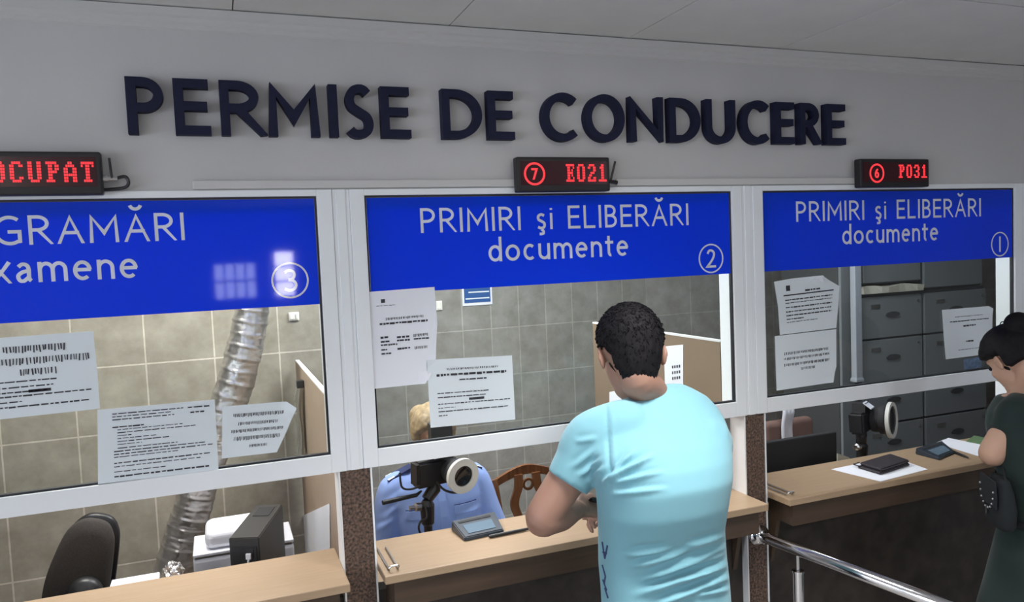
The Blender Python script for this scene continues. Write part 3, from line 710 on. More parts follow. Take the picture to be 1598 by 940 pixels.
# scrap with a blue picture just above the rail
notice('small card with a blue picture, low on the right pane near the woman', [(1504, 561), (1531, 557), (1531, 573), (1505, 578)], [(1504, 561), (1531, 557), (1531, 573), (1505, 578)], None, y=0.012, mt=mat('blue_card', (0.16, 0.24, 0.42), 0.6, noise_amt=0.5, noise_scale=60), name='picture_card', cat='card', group='small cards')

# ------------------------------------------------------------------ left office
PX1 = 0.355
bm = B(); box(bm, PX1, PX1+0.018, 0.09, 1.66, 0.0, 1.405); o = obj('partition_board', bm, M_BOARD); tag(o, 'beige partition board between the left and middle offices', 'partition')
bm = B(); box(bm, PX1-0.001, PX1+0.019, 0.09, 1.66, 1.4055, 1.412); obj('edge_strip', bm, M_WHITE, o)
bm = B()
c_ = [at_x(p[0], p[1], PX1-0.004) for p in ((455, 805), (519, 783), (519, 868), (458, 868))]
zt = max(c.z for c in c_); 
prism(bm, [at_x(p[0], p[1], PX1-0.001) for p in ((458, 812), (515, 786), (516, 866), (460, 872))], (-0.0025, 0, 0)); o = obj('wall_sheet', bm, M_PAPERW); tag(o, 'white sheet on the lower partition board behind the black computer', 'sheet')
# hanging clear sleeves clipped to the partition
a = at_x(472, 640, PX1-0.01)
t = thing('hanging_folder', 'shiny clear plastic sleeves hanging on the beige partition board', 'folder', (PX1-0.02, a.y, 1.02))
for k in range(3):
    y0 = a.y-0.10+0.05*k
    bm = B(); pts = cr([(PX1-0.012-0.006*k, y0, 1.33), (PX1-0.022-0.008*k, y0+0.02, 1.22), (PX1-0.016-0.006*k, y0+0.03, 1.10), (PX1-0.024-0.006*k, y0+0.02, 0.99)], 5)
    for p, q in zip(pts, pts[1:]):
        vs = [bm.verts.new(v) for v in (p, p+Vector((0, 0.11, 0)), q+Vector((0, 0.11, 0)), q)]; bm.faces.new(vs)
    bmesh.ops.remove_doubles(bm, verts=bm.verts[:], dist=1e-5)
    r = bmesh.ops.extrude_face_region(bm, geom=bm.faces[:])
    for v in r['geom']:
        if isinstance(v, bmesh.types.BMVert): v.co.x -= 0.0012
    obj('plastic_sleeve', bm, [M_PLASTIC, M_FOIL, M_PLASTIC][k], t)
bm = B(); box(bm, PX1-0.034, PX1-0.001, a.y-0.06, a.y-0.02, 1.325, 1.36, 0.004); obj('clip', bm, M_BLACK, t)

# flexible foil duct
ctr = [(400, 440), (394, 478), (385, 530), (371, 585), (352, 645), (330, 705), (311, 755), (297, 805), (283, 850), (268, 905), (258, 960)]
hw = [28, 28, 29, 30, 30, 30, 30, 31, 31, 32, 32]
DD = 1.35
P = [at_y(p[0], p[1], DD) for p in ctr]
P = [P[0]+Vector((0.04, 0, 0.75)), P[0]+Vector((0.03, 0, 0.35))] + P
R = [0.09, 0.088] + [h*0.00295*0.92 for h in hw]
PP = cr(P, 26); RR = []
for i in range(len(PP)):
    f = i/26; k = min(int(f), len(R)-2); RR.append(R[k]+(R[k+1]-R[k])*(f-k))
bm = B(); rings = []; u = None
for i, p in enumerate(PP):
    d = (PP[min(i+1, len(PP)-1)]-PP[max(i-1, 0)]).normalized()
    if u is None: u, v = frame_of(d)
    else: u = (u-d*u.dot(d)).normalized(); v = d.cross(u)
    rg = []
    for k in range(40):
        th = 2*PI*k/40; dr = (u*math.cos(th)+v*math.sin(th))
        rid = 0.0022*(1 if (i % 9) < 2 else -0.3)
        nz = noise.noise(Vector((math.cos(th)*2.6, math.sin(th)*2.6, i*0.10)))*0.006 + noise.noise(Vector((math.cos(th)*5, math.sin(th)*5, i*0.45)))*0.0035
        rg.append(p+dr*(RR[i]+rid+nz))
    rings.append(rg)
loft(bm, rings); o = obj('foil_duct', bm, M_FOIL, smooth=True); tag(o, 'crinkled silver foil air duct slanting down the tiled wall', 'duct')
# crumpled foil end
c = at_y(266, 893, 1.0)
# foil lump on the desk edge beside the tray
c = at_y(270, 898, 0.50)
bm = B(); ellipsoid(bm, c, (0.035, 0.04, 0.045), None, 40, 28)
for v in bm.verts:
    d = v.co-c; n_ = noise.noise(d*55)*0.30+noise.noise(d*120)*0.16
    v.co = c+d*(1+n_)
lo = min(v.co.z for v in bm.verts)
for v in bm.verts: v.co.z += 0.7402-lo if lo < 0.7402 else 0
o = obj('foil_lump', bm, M_FOIL); tag(o, 'crumpled foil lump at the foot of the silver duct', 'foil')

# black computer on the desk
zt = 0.985
A0 = at_z(357, 840.6, zt); B0 = at_z(404, 839, zt); C0 = at_z(442.5, 784.5, zt); D0 = A0+(C0-B0)
ux = (B0-A0); uy = (C0-B0)*0.95; zb = 0.744
t = thing('desktop_computer', 'black upright desktop computer with a cable in its rear, on the left desk', 'computer', ((A0+C0)/2).xy.to_3d()+Vector((0, 0, zb)))
Mx = Matrix((ux, uy, Vector((0, 0, 1)))).transposed().to_4x4(); Mx.translation = Vector((A0.x, A0.y, 0))
def pcbox(x0, x1, y0, y1, z0, z1, bev=0.0):
    bm = B(); box(bm, x0, x1, y0, y1, z0, z1, 0, Mx); return bm
bm = pcbox(0, 1, 0, 1, zb, zt); bmesh.ops.bevel(bm, geom=bm.edges[:], offset=0.003, segments=2, affect='EDGES'); obj('case', bm, M_PCGREY, t)
obj('top_grille', pcbox(.22, .8, .62, .9, zt+0.0002, zt+0.002), M_BLACKM, t)
obj('rear_panel', pcbox(.10, .90, -.008, -.001, zb+.02, zt-.03), M_BLACKM, t)
obj('rear_panel_socket', pcbox(.38, .8, -.014, -.009, zt-.065, zt-.035), M_BLACK, t)
q = Mx @ Vector((.62, -.02, zt-.06))
obj('cable_connector', pcbox(.56, .72, -.04, -.015, zt-.070, zt-.052), M_PAPERW, t)
bm = B(); tube(bm, cr([q+Vector((0, -0.012, -.01)), q+Vector((-.006, -.012, -.06)), q+Vector((-.012, -.008, -.14)), q+Vector((-.015, -.005, -.175))], 6), 0.003, 8); obj('cable', bm, M_PAPERW, t)
for k in range(3):
    obj('rear_port', pcbox(.2+.22*k, .34+.22*k, -.012, -.009, zt-.17, zt-.155), M_BLACK, t)

# white printer behind the computer
def rounded(bm, x0, x1, y0, y1, z0, z1, r=0.02, seg=4):
    vs = box(bm, x0, x1, y0, y1, z0, z1)
    fs = list({f for v in vs for f in v.link_faces}); es = list({e for f in fs for e in f.edges})
    bmesh.ops.bevel(bm, geom=es, offset=r, segments=seg, affect='EDGES', profile=0.5)
YP = 0.90
l = at_y(303, 895, YP); r_ = at_y(459, 860, YP); zm = at_y(310, 866, YP).z; zt2 = at_y(345, 828, YP).z; lx = at_y(320, 850, YP).x
t = thing('printer', 'white printer with rounded lid, behind the black computer', 'printer', ((l.x+r_.x)/2, YP+0.12, 0.601))
bm = B(); rounded(bm, l.x, r_.x, YP-0.02, YP+0.22, 0.601, zm-0.016, 0.012); obj('printer_base', bm, M_PRINTER, t)
bm = B(); rounded(bm, l.x+0.004, r_.x-0.004, YP-0.015, YP+0.215, zm-0.0155, zm-0.006, 0.003); obj('base_groove', bm, M_METAL, t)
bm = B(); rounded(bm, l.x, r_.x, YP-0.02, YP+0.22, zm-0.0055, zm+0.006, 0.003); obj('printer_lid', bm, M_PRINTER, t)
bm = B(); rounded(bm, lx, r_.x-0.05, YP+0.0, YP+0.2, zm+0.0062, zt2, 0.03, 6); obj('paper_feeder', bm, M_PRINTER, t)
t = thing('printer_stand', 'low white stand under the printer in the left office', 'stand', ((l.x+r_.x)/2, YP+0.1, 0))
bm = B(); box(bm, l.x, r_.x, YP-0.01, YP+0.22, 0.575, 0.6, 0.002); obj('stand_top', bm, M_WHITE, t)
for x in (l.x, r_.x-0.03):
    bm = B(); box(bm, x, x+0.03, YP, YP+0.21, 0, 0.5745); obj('side_panel', bm, M_WHITE, t)
# white tray at the left
a = at_y(170, 917, 0.34); b = at_y(247, 900, 0.34)
t = thing('document_tray', 'flat white plastic tray between the office chair and the foil duct', 'tray', ((a.x+b.x)/2, 0.45, 0.741))
bm = B(); box(bm, a.x, b.x, 0.30, 0.41, 0.741, a.z-0.03, 0.004); obj('tray_body', bm, M_PRINTER, t)
bm = B(); box(bm, a.x+0.003, b.x-0.003, 0.296, 0.41, a.z-0.0298, a.z-0.022); obj('tray_groove', bm, M_METAL, t)
bm = B(); box(bm, a.x, b.x, 0.30, 0.41, a.z-0.0218, a.z-0.002, 0.004); obj('tray_lid', bm, M_PRINTER, t)

# office chair
def blob_outline(pts, n): return cr(pts+[pts[0]], n)[:-1]
YC = 0.86
ol = [(62, 950), (70, 905), (86, 862), (105, 826), (128, 808), (150, 806), (170, 813), (179, 830), (180, 850), (176, 890), (170, 935), (166, 985), (160, 1060), (70, 1060), (58, 1000)]
t = thing('office_chair', 'dark fabric office chair with high rounded back at far left', 'chair', (at_y(120, 950, YC).x, YC+0.2, 0))
O2 = [Vector((p.x, p.y, 0)) for p in blob_outline([(x, y, 0) for x, y in ol], 5)]
def backrest(scale, dy0, dy1, belly, dx=0.0):
    bm = B(); c = at_y(122, 925, YC); rings = []
    ring0 = [at_y(p.x, p.y, YC) for p in O2]
    for (s, y, ) in [(0.0, dy0-belly), (0.45, dy0-belly*0.8), (0.8, dy0-belly*0.4), (0.97, dy0), (1.0, (dy0+dy1)/2), (0.97, dy1), (0.6, dy1+0.004), (0.0, dy1+0.006)]:
        rings.append([c+(q-c)*max(s, 0.001)*scale+Vector((dx, y, 0)) for q in ring0])
    loft(bm, rings); bmesh.ops.remove_doubles(bm, verts=bm.verts[:], dist=1e-4); return bm
obj('back_cushion', backrest(0.985, -0.03, 0.012, 0.02), M_CHAIRFAB, t, smooth=True)
obj('back_shell', backrest(1.0, 0.02, 0.055, -0.006, 0.012), M_BLACK, t, smooth=True)
bx = base_of(t).x
bm = B(); rounded(bm, bx-0.22, bx+0.22, YC-0.42, YC-0.03, 0.46, 0.54, 0.03); obj('seat', bm, M_CHAIRFAB, t, smooth=True)
bm = B(); lathe(bm, [(0.025, 0.10), (0.025, 0.46)], (bx, YC-0.2, 0), (0, 0, 1), 16); obj('gas_column', bm, M_BLACK, t)
for k in range(5):
    an = 2*PI*k/5
    bm = B(); tube(bm, [(bx, YC-0.2, 0.10), (bx+0.28*math.cos(an), YC-0.2+0.28*math.sin(an), 0.055)], [0.025, 0.016], 10); lg = obj('foot', bm, M_BLACK, t)
    bm = B(); ellipsoid(bm, (bx+0.28*math.cos(an), YC-0.2+0.28*math.sin(an), 0.025), (0.025, 0.02, 0.025), None, 12, 8); obj('castor', bm, M_BLACK, lg)
# adjusting knob on the back
c = at_y(130, 925, YC-0.10)
bm = B(); lathe(bm, [(0.006, -0.03), (0.05, -0.02), (0.062, 0.0), (0.06, 0.02), (0.02, 0.05)], c+Vector((0, 0.02, -0.015)), (0, 1, 0), 28); kb = obj('adjusting_knob', bm, M_BLACK, t, smooth=True)
bm = B(); tube(bm, [c+Vector((0, -0.015, -0.01)), c+Vector((0, -0.015, -0.05))], 0.004, 8); obj('knob_lever', bm, M_METAL, kb)

# light switches on the tiles
for (x0, y0, x1, y1, Y, lb) in ((450, 488, 467, 500, YL, 'white double light switch on the left office tiles right of the duct'), (680, 470, 690, 484, YM, 'white light switch beside the crest notice, on the middle office tiles')):
    a = at_y(x0, y0, Y); b = at_y(x1, y1, Y)
    t = thing('light_switch', lb, 'switch', ((a.x+b.x)/2, Y-0.005, b.z))
    bm = B(); box(bm, a.x, b.x, Y-0.010, Y-0.0002, b.z, a.z, 0.003); obj('switch_plate', bm, M_SWITCH, t)
    mx_ = a.x+(b.x-a.x)*0.62
    for p, q in ((a.x+0.006, mx_-0.003), (mx_+0.003, b.x-0.006)):
        bm = B(); box(bm, p, q, Y-0.015, Y-0.0102, b.z+0.008, a.z-0.008, 0.001); obj('switch_rocker', bm, M_SWITCH, t)

# ------------------------------------------------------------------ middle office
a = at_y(720, 440, YM); b = at_y(768, 475, YM)
t = thing('wall_plate', 'blue notice with white border on the middle office tiles, under the blue sign', 'sign', ((a.x+b.x)/2, YM-0.004, b.z))
bm = B(); box(bm, a.x, b.x, YM-0.006, YM-0.0002, b.z, a.z+0.10); obj('plate_border', bm, M_PAPERW, t)
bm = B(); box(bm, a.x+0.012, b.x-0.012, YM-0.008, YM-0.0062, b.z+0.018, a.z+0.088); obj('plate_face', bm, M_SIGNBLUE, t)
for k in range(3):
    bm = B(); z = b.z+0.040+k*0.04; box(bm, a.x+0.02+0.02*(k % 2), b.x-0.02, YM-0.0088, YM-0.0082, z, z+0.008); obj('plate_text_line', bm, M_PAPER, t)

PX2 = 1.812
far = at_x(935, 620, PX2)
bm = B(); box(bm, PX2, PX2+0.018, 0.09, 1.17, 0.0, 1.528); o = obj('partition_board', bm, M_BOARDB); tag(o, 'brown partition board between the middle and right offices', 'partition')
bm = B(); box(bm, PX2-0.001, PX2+0.019, 0.09, 1.17, 1.5285, 1.536); obj('edge_strip', bm, M_WHITE, o)
for (q, lb) in (([(1036, 541), (1066, 538), (1066, 611), (1038, 616)], 'white sheet with a stamp on the brown partition, right of the head of the man'), ([(951, 612), (985, 606), (985, 680), (951, 690)], 'plain white sheet on the brown partition, left of the neck of the man')):
    P = [at_x(p[0], p[1], PX2-0.0015) for p in q]
    bm = B(); prism(bm, P, (0.001, 0, 0)); o = obj('pinned_sheet', bm, M_PAPERW); tag(o, lb, 'sheet', 'sheets on the brown partition')
    if 'stamp' in lb:
        C4 = [p-Vector((0.0006, 0, 0)) for p in P]; bm = B(); rnd = random.Random(4)
        for r in range(3):
            for c_ in range(4):
                u = .42+c_*.12; v = .42+r*.12
                prism(bm, [bil(C4, u, v), bil(C4, u+.07, v), bil(C4, u+.07, v+.06), bil(C4, u, v+.06)], (0.0003, 0, 0))
        s = obj('printed_stamp', bm, M_INK, o); s['kind'] = 'stuff'

# wooden chair
def wood_chair(Y):
    tl = at_y(771, 748, Y); tr = at_y(877, 735, Y); xm = (tl.x+tr.x)/2; W = tr.x-tl.x; zt_ = at_y(823, 728, Y).z
    t = thing('wooden_chair', 'brown wooden chair with curved splat back, behind the middle counter', 'chair', (xm, Y-0.2, 0))
    zs = 0.45
    for s in (-1, 1):
        x = xm+s*W/2
        bm = B(); tube(bm, cr([(x, Y+0.02, zt_-0.045), (x-s*0.004, Y+0.01, zt_-0.10), (x-s*0.018, Y, zt_-0.24), (x-s*0.03, Y-0.02, zs), (x-s*0.02, Y+0.04, 0.0)], 6), [0.023]*24+[0.019], 10); obj('back_leg', bm, M_CHAIRWOOD, t, smooth=True)
        bm = B(); tube(bm, [(x-s*0.005, Y-0.40, zs-0.03), (x, Y-0.41, 0)], [0.02, 0.014], 10); obj('front_leg', bm, M_CHAIRWOOD, t, smooth=True)
    top = cr([(xm-W/2-0.012, Y+0.02, zt_-0.058), (xm-W/4, Y+0.03, zt_-0.018), (xm, Y+0.035, zt_), (xm+W/4, Y+0.03, zt_-0.018), (xm+W/2+0.012, Y+0.02, zt_-0.058)], 6)
    bm = B(); loft(bm, [[p+Vector((0, -0.011, -0.045 + 0.012*abs(2*i/(len(top)-1)-1))), p+Vector((0, 0.011, -0.045+0.012*abs(2*i/(len(top)-1)-1))), p+Vector((0, 0.011, 0)), p+Vector((0, -0.011, 0))] for i, p in enumerate(top)]); obj('top_rail', bm, M_CHAIRWOOD, t)
    for s in (-1, 1):
        bm = B(); pl = cr([(xm+s*0.045, Y+0.02, zt_-0.04), (xm+s*0.05, Y+0.015, zt_-0.10), (xm+s*0.075, Y+0.01, zt_-0.18), (xm+s*0.05, Y, zt_-0.27), (xm+s*0.035, Y-0.015, zs+0.03)], 6)
        loft(bm, [[p+Vector((-0.021, -0.007, 0)), p+Vector((0.021, -0.007, 0)), p+Vector((0.021, 0.007, 0)), p+Vector((-0.021, 0.007, 0))] for p in pl]); obj('back_splat', bm, M_CHAIRWOOD, t)
    bm = B(); ring_solid(bm, (xm+0.0, Y+0.012, zt_-0.09), (0, 1, 0), 0.018, 0.03, -0.006, 0.006, 24); obj('back_medallion', bm, M_CHAIRWOOD, t)
    bm = B(); rounded(bm, xm-W/2, xm+W/2, Y-0.44, Y-0.02, zs-0.025, zs+0.015, 0.01); obj('seat', bm, M_CHAIRWOOD, t)
wood_chair(0.98)

# digital camera with ring light on a stand
def ring_camera(label, Y, ring, rr, body, stand, facing, zfoot, inner=0.60):
    rc = at_y(ring[0], ring[1], Y); k = (at_y(ring[0]+rr, ring[1], Y)-rc).length
    ax = Vector(facing).normalized()
    u = Vector((0, 0, 1)).cross(ax).normalized(); w = ax.cross(u)
    sx = at_y(stand[0], stand[1], Y+0.09)
    t = thing('camera_on_stand', label, 'camera', (sx.x, sx.y, zfoot))
    bm = B(); ring_solid(bm, rc, ax, k*inner, k, -0.008, 0.008, 48); obj('ring_light', bm, M_RING, t, smooth=False)
    bm = B(); lathe(bm, [(k*inner*.97, -0.012), (k*inner*.97, 0.003), (k*inner*.85, -0.001), (0.001, -0.004)], rc, ax, 40); obj('front_lens', bm, M_LENS, t, smooth=True)
    bm = B(); lathe(bm, [(k*0.9, -0.018), (k*0.96, -0.009), (k*0.7, -0.0085)], rc, ax, 40); obj('ring_housing', bm, M_BLACK, t)
    bm = B(); lathe(bm, [(k*0.66, -0.085), (k*0.70, -0.08), (k*0.70, -0.05), (k*0.80, -0.045), (k*0.80, -0.019)], rc, ax, 36); obj('lens_barrel', bm, M_BLACKM, t, smooth=False)
    bc = rc-ax*0.120-u*0.055
    Mb = Matrix((u, ax, w)).transposed().to_4x4(); Mb.translation = bc
    bm = B(); vs = box(bm, -0.085, 0.085, -0.034, 0.034, -0.052, 0.05); bmesh.ops.bevel(bm, geom=bm.edges[:], offset=0.010, segments=3, affect='EDGES')
    for v in bm.verts: v.co = Mb @ v.co
    cbody = obj('camera_body', bm, M_BLACK, t)
    bm = B(); prism(bm, [Mb @ Vector(p) for p in ((-0.036, -0.03, 0.0455), (0.036, -0.03, 0.0455), (0.026, -0.03, 0.088), (-0.026, -0.03, 0.088))], ax*0.06); obj('flash_hump', bm, M_BLACK, cbody)
    bm = B(); prism(bm, [Mb @ Vector(p) for p in ((-0.028, 0.02, 0.089), (0.028, 0.02, 0.089), (0.028, 0.055, 0.062), (-0.028, 0.055, 0.062))], (0, 0, 0.004)); obj('hot_shoe_strip', bm, M_PAPERW, cbody)
    hp = Vector((sx.x, sx.y, (Mb @ Vector((0, 0, -0.05))).z))
    top = Vector((bc.x, bc.y, hp.z))
    bm = B(); tube(bm, [top+Vector((0, 0, -0.0005)), top+Vector((0, 0, -0.02)), hp+Vector((0, 0, -0.055))], [0.022, 0.026, 0.022], 14); obj('tilt_head', bm, M_BLACK, t)
    bm = B(); lathe(bm, [(0.016, 0.0), (0.016, 0.05), (0.022, 0.055), (0.024, 0.10), (0.020, 0.115), (0.016, 0.12), (0.016, hp.z-0.0555-zfoot-0.10), (0.024, hp.z-0.0555-zfoot-0.09), (0.028, hp.z-0.0555-zfoot-0.02), (0.016, hp.z-0.0555-zfoot)], (hp.x, hp.y, zfoot), (0, 0, 1), 18); obj('stand_column', bm, M_BLACK, t)
    for q in range(3):
        an = 2*PI*q/3+0.5
        bm = B(); tube(bm, [(hp.x+.012*math.cos(an), hp.y+.012*math.sin(an), zfoot+0.06), (hp.x+.07*math.cos(an), hp.y+.07*math.sin(an), zfoot+0.02), (hp.x+.09*math.cos(an), hp.y+.09*math.sin(an), zfoot+0.007)], [0.008, 0.008, 0.007], 8); obj('stand_leg', bm, M_BLACK, t)
    bm = B(); lathe(bm, [(0.016, 0), (0.016, 0.02), (0.008, 0.025), (0.008, 0.045)], hp+Vector((-0.028, -0.01, -0.075)), (-1, -0.2, 0.1), 14); obj('clamp_knob', bm, M_METAL, t)
    return t, hp, bc
tc, hp, bc = ring_camera('black camera with pale ring light on a stand, before the officer in blue', 0.30, (722, 743), 26, None, (667, 800), (0.26, -1.0, -0.07), 0.741)
bm = B(); a = hp+Vector((-0.02, 0, -0.02)); tube(bm, [a, at_y(650, 773, hp.y-0.03), at_y(597, 785, hp.y-0.06)], [0.004, 0.0075, 0.009], 10); obj('pan_handle', bm, M_BLACK, tc)
bm = B(); tube(bm, cr([at_y(624, 738, 0.38), at_y(627, 760, 0.36), at_y(640, 764, 0.36), at_y(655, 758, 0.36), at_y(664, 744, 0.37)], 5), 0.004, 8); obj('strap_bracket', bm, M_BLACK, tc)
bm = B(); tube(bm, cr([at_y(681, 752, 0.36), at_y(692, 764, 0.33), at_y(706, 769, 0.32), at_y(718, 768, 0.315)], 5), 0.0045, 8); obj('coiled_cable', bm, M_BLACK, tc)
bm = B(); tube(bm, cr([at_y(664, 790, 0.36), at_y(666, 808, 0.345), at_y(656, 815, 0.335), at_y(654, 828, 0.33), at_y(664, 845, 0.33)], 6), 0.004, 8); obj('hanging_cable', bm, M_BLACK, tc)
bm = B(); prism(bm, [at_y(672, 664, 0.40), at_y(705, 660, 0.40), at_y(707, 688, 0.40), at_y(674, 692, 0.40)], (0.0, 0.05, 0)); obj('flash_unit', bm, M_BLACK, tc)
bm = B(); tube(bm, [at_y(690, 690, 0.42), Vector((bc.x, bc.y, bc.z+0.09))], 0.013, 10); obj('flash_foot', bm, M_BLACK, tc)

# signature pads
def sig_pad(label, q, h0, h1, stylus, Z=CT, slab='black stylus lying on the counter beside the signature pad before the man', tilt=True):
    P = [at_z(p[0], p[1], Z+0.0005) for p in q]    # FL FR BR BL base
    t = thing('signature_pad', label, 'signature pad', sum(P, Vector())/4)
    bm = B(); b = [bm.verts.new(p) for p in P]; hh = (h0, h0, h1, h1)
    c = sum(P, Vector())/4
    tv = [bm.verts.new(c+(p-c)*0.965+Vector((0, 0, h))) for p, h in zip(P, hh)]
    bm.faces.new(b[::-1]); bm.faces.new(tv)
    for i in range(4): bm.faces.new((b[i], b[(i+1) % 4], tv[(i+1) % 4], tv[i]))
    TP = [v.co.copy() for v in tv]
    bmesh.ops.bevel(bm, geom=bm.edges[:], offset=0.003, segments=2, affect='EDGES'); obj('pad_case', bm, M_PAD, t)
    nrm = (TP[1]-TP[0]).cross(TP[3]-TP[0]).normalized()
    if nrm.z < 0: nrm = -nrm
    C4 = [TP[3], TP[2], TP[1], TP[0]]
    def patch(u0, u1, v0, v1, h): return [bil(C4, u, v)+nrm*h for u, v in ((u0, v0), (u1, v0), (u1, v1), (u0, v1))]
    bm = B(); prism(bm, patch(.14, .84, .38, .86, 0.0008), nrm*0.001); obj('pad_screen', bm, M_SCREEN, t)
    bm = B(); prism(bm, patch(.10, .86, .14, .24, 0.0008), nrm*0.0008); obj('pen_groove', bm, M_BLACKM, t)
    if stylus:
        a, b_ = [at_z(p[0], p[1], Z+0.0065) for p in stylus]
        d = (b_-a)
        s = thing('stylus', slab, 'stylus', (a+b_)/2-Vector((0, 0, 0.006)))
        bm = B(); tube(bm, [a, a+d*.04, a+d*.5, a+d*.82], [0.004, 0.0058, 0.0058, 0.005], 12); obj('stylus_barrel', bm, M_BLACK, s)
        bm = B(); tube(bm, [a+d*.8205, a+d*.96, b_], [0.005, 0.003, 0.0008], 12); obj('stylus_tip', bm, M_BLACKM, s)
    return t
sig_pad('dark grey signature pad with pale screen, on the counter before the man', [(725, 846), (787, 832), (773, 812), (704, 828)], 0.014, 0.034, [(763, 838), (832, 824)])

# ------------------------------------------------------------------ right counter and office
sig_pad('black signature pad on the right counter next to the woman', [(1466, 719), (1491, 708), (1470, 697), (1428, 709)], 0.010, 0.028, [(1470, 698), (1512, 715)], slab='black stylus lying across the black pad near the woman')
def flat_sheet(label, q, Z=CT, name='paper_sheet', mt=M_PAPERW, th=0.0008, cat='paper', dz=0.0006):
    P = [at_z(p[0], p[1], Z+dz) for p in q]
    bm = B(); prism(bm, P, (0, 0, th)); o = obj(name, bm, mt); return tag(o, label, cat)
flat_sheet('white sheet under the dark wallet on the right counter', [(1297, 733), (1374, 752), (1448, 733), (1392, 713)])
P = [at_z(p[0], p[1], CT+0.002) for p in ((1338, 731), (1374, 742), (1420, 727), (1388, 716))]
t = thing('wallet', 'dark leather wallet folded over, on white paper at the right counter', 'wallet', sum(P, Vector())/4)
c = sum(P, Vector())/4
def slab(P, z0, z1, s=1.0, bev=0.004, push=Vector()):
    bm = B(); prism(bm, [c+(p-c)*s+push+Vector((0, 0, z0)) for p in P], (0, 0, z1-z0)); bmesh.ops.bevel(bm, geom=bm.edges[:], offset=bev, segments=3, affect='EDGES'); return bm
obj('lower_flap', slab(P, 0, 0.011), M_WALLET, t)
obj('upper_flap', slab(P, 0.0115, 0.024, 0.95, 0.004, (P[2]-P[1])*0.03), M_WALLET, t)
bm = B(); tube(bm, [P[0]+(P[1]-P[0])*.1+Vector((0, 0, .0112)), P[0]+(P[0]-P[1])*.18+Vector((0, 0, .0112)), P[0]+(P[0]-P[1])*.2+(P[3]-P[0])*.2+Vector((0, 0, .0112))], 0.0025, 8); obj('wallet_strap', bm, M_WALLET, t)
flat_sheet('white sheet on the right counter just at the arm of the woman', [(1459, 692), (1526, 712), (1560, 700), (1480, 684)])
flat_sheet('green card folder at the back of the right counter', [(1508, 690), (1560, 700), (1572, 692), (1520, 681)], name='card_folder', mt=M_GREENCARD, th=0.004, cat='folder')
# black monitor seen from behind
YMn = 0.30
a = at_y(1188, 676, YMn); b = at_y(1306, 674, YMn); zb_ = 0.80
t = thing('monitor', 'black monitor seen from behind, at left of the right counter', 'monitor', ((a.x+b.x)/2, YMn+0.06, 0.741))
bm = B(); box(bm, a.x-0.02, b.x, YMn, YMn+0.03, zb_, b.z, 0.006); obj('monitor_shell', bm, M_BLACKM, t)
bm = B(); box(bm, a.x-0.008, b.x-0.012, YMn+0.0305, YMn+0.033, zb_+0.012, b.z-0.012); obj('monitor_screen', bm, M_LENS, t)
xm = (a.x+b.x)/2
bm = B(); box(bm, xm-0.03, xm+0.03, YMn+0.008, YMn+0.022, 0.756, zb_-0.0005); obj('monitor_neck', bm, M_BLACK, t)
bm = B(); box(bm, xm-0.12, xm+0.12, YMn-0.05, YMn+0.14, 0.741, 0.7555, 0.004); obj('monitor_foot', bm, M_BLACK, t)
# white card beside monitor
bm = B(); P = [at_y(p[0], p[1], 0.24) for p in ((1307, 708), (1325, 714), (1330, 722), (1330, 800), (1307, 800))]
P = [Vector((p.x, p.y, max(p.z, 0.7405))) for p in P]
prism(bm, P, (0, 0.004, 0)); o = obj('paper_slip', bm, M_CREAM); tag(o, 'cream paper slip standing right of the black monitor', 'paper')
# brown chair with a pale scarf behind the monitor
Yb = 0.80
a = at_y(1200, 640, Yb); b = at_y(1272, 650, Yb); xm = (a.x+b.x)/2
t = thing('upholstered_chair', 'brown padded chair behind the black monitor in the right office', 'chair', (xm, Yb+0.1, 0))
bm = B(); rounded(bm, a.x-0.02, b.x, Yb, Yb+0.07, 0.55, b.z-0.002, 0.03); obj('backrest', bm, M_PINKCL, t, smooth=True)
bm = B(); rounded(bm, a.x-0.02, b.x, Yb+0.08, Yb+0.48, 0.42, 0.50, 0.025); obj('seat', bm, M_PINKCL, t, smooth=True)
for x in (a.x+0.02, b.x-0.04):
    for y in (Yb+0.03, Yb+0.44):
        bm = B(); tube(bm, [(x, y, 0.0), (x, y, 0.56 if y < Yb+.1 else .42)], 0.014, 10); obj('leg', bm, M_METAL, t)
p = [at_y(q[0], q[1], Yb-0.012) for q in ((1222, 634), (1238, 632), (1243, 645), (1244, 720), (1228, 720), (1224, 660))]
bm = B()
for k in range(3):
    x0 = p[0].x+0.02*k
    pl = cr([(x0, Yb-0.018-0.003*k, 0.80), (x0-0.006, Yb-0.020, 0.95), (x0+0.006, Yb-0.019-0.003*k, p[0].z-0.02), (x0+0.004, Yb+0.02, p[0].z+0.020)], 6)
    tube(bm, pl, 0.013, 10)
o = obj('scarf', remeshed(bm, 0.005, 4), M_PAPERW, smooth=True); tag(o, 'white cloth draped over the brown chair behind the monitor', 'cloth')
# second camera
t2, hp2, bc2 = ring_camera('black camera with thin ring, on the stand at the right counter', 0.33, (1391, 656), 21, None, (1345, 690), (0.55, -1.0, 0.05), 0.741, 0.80)
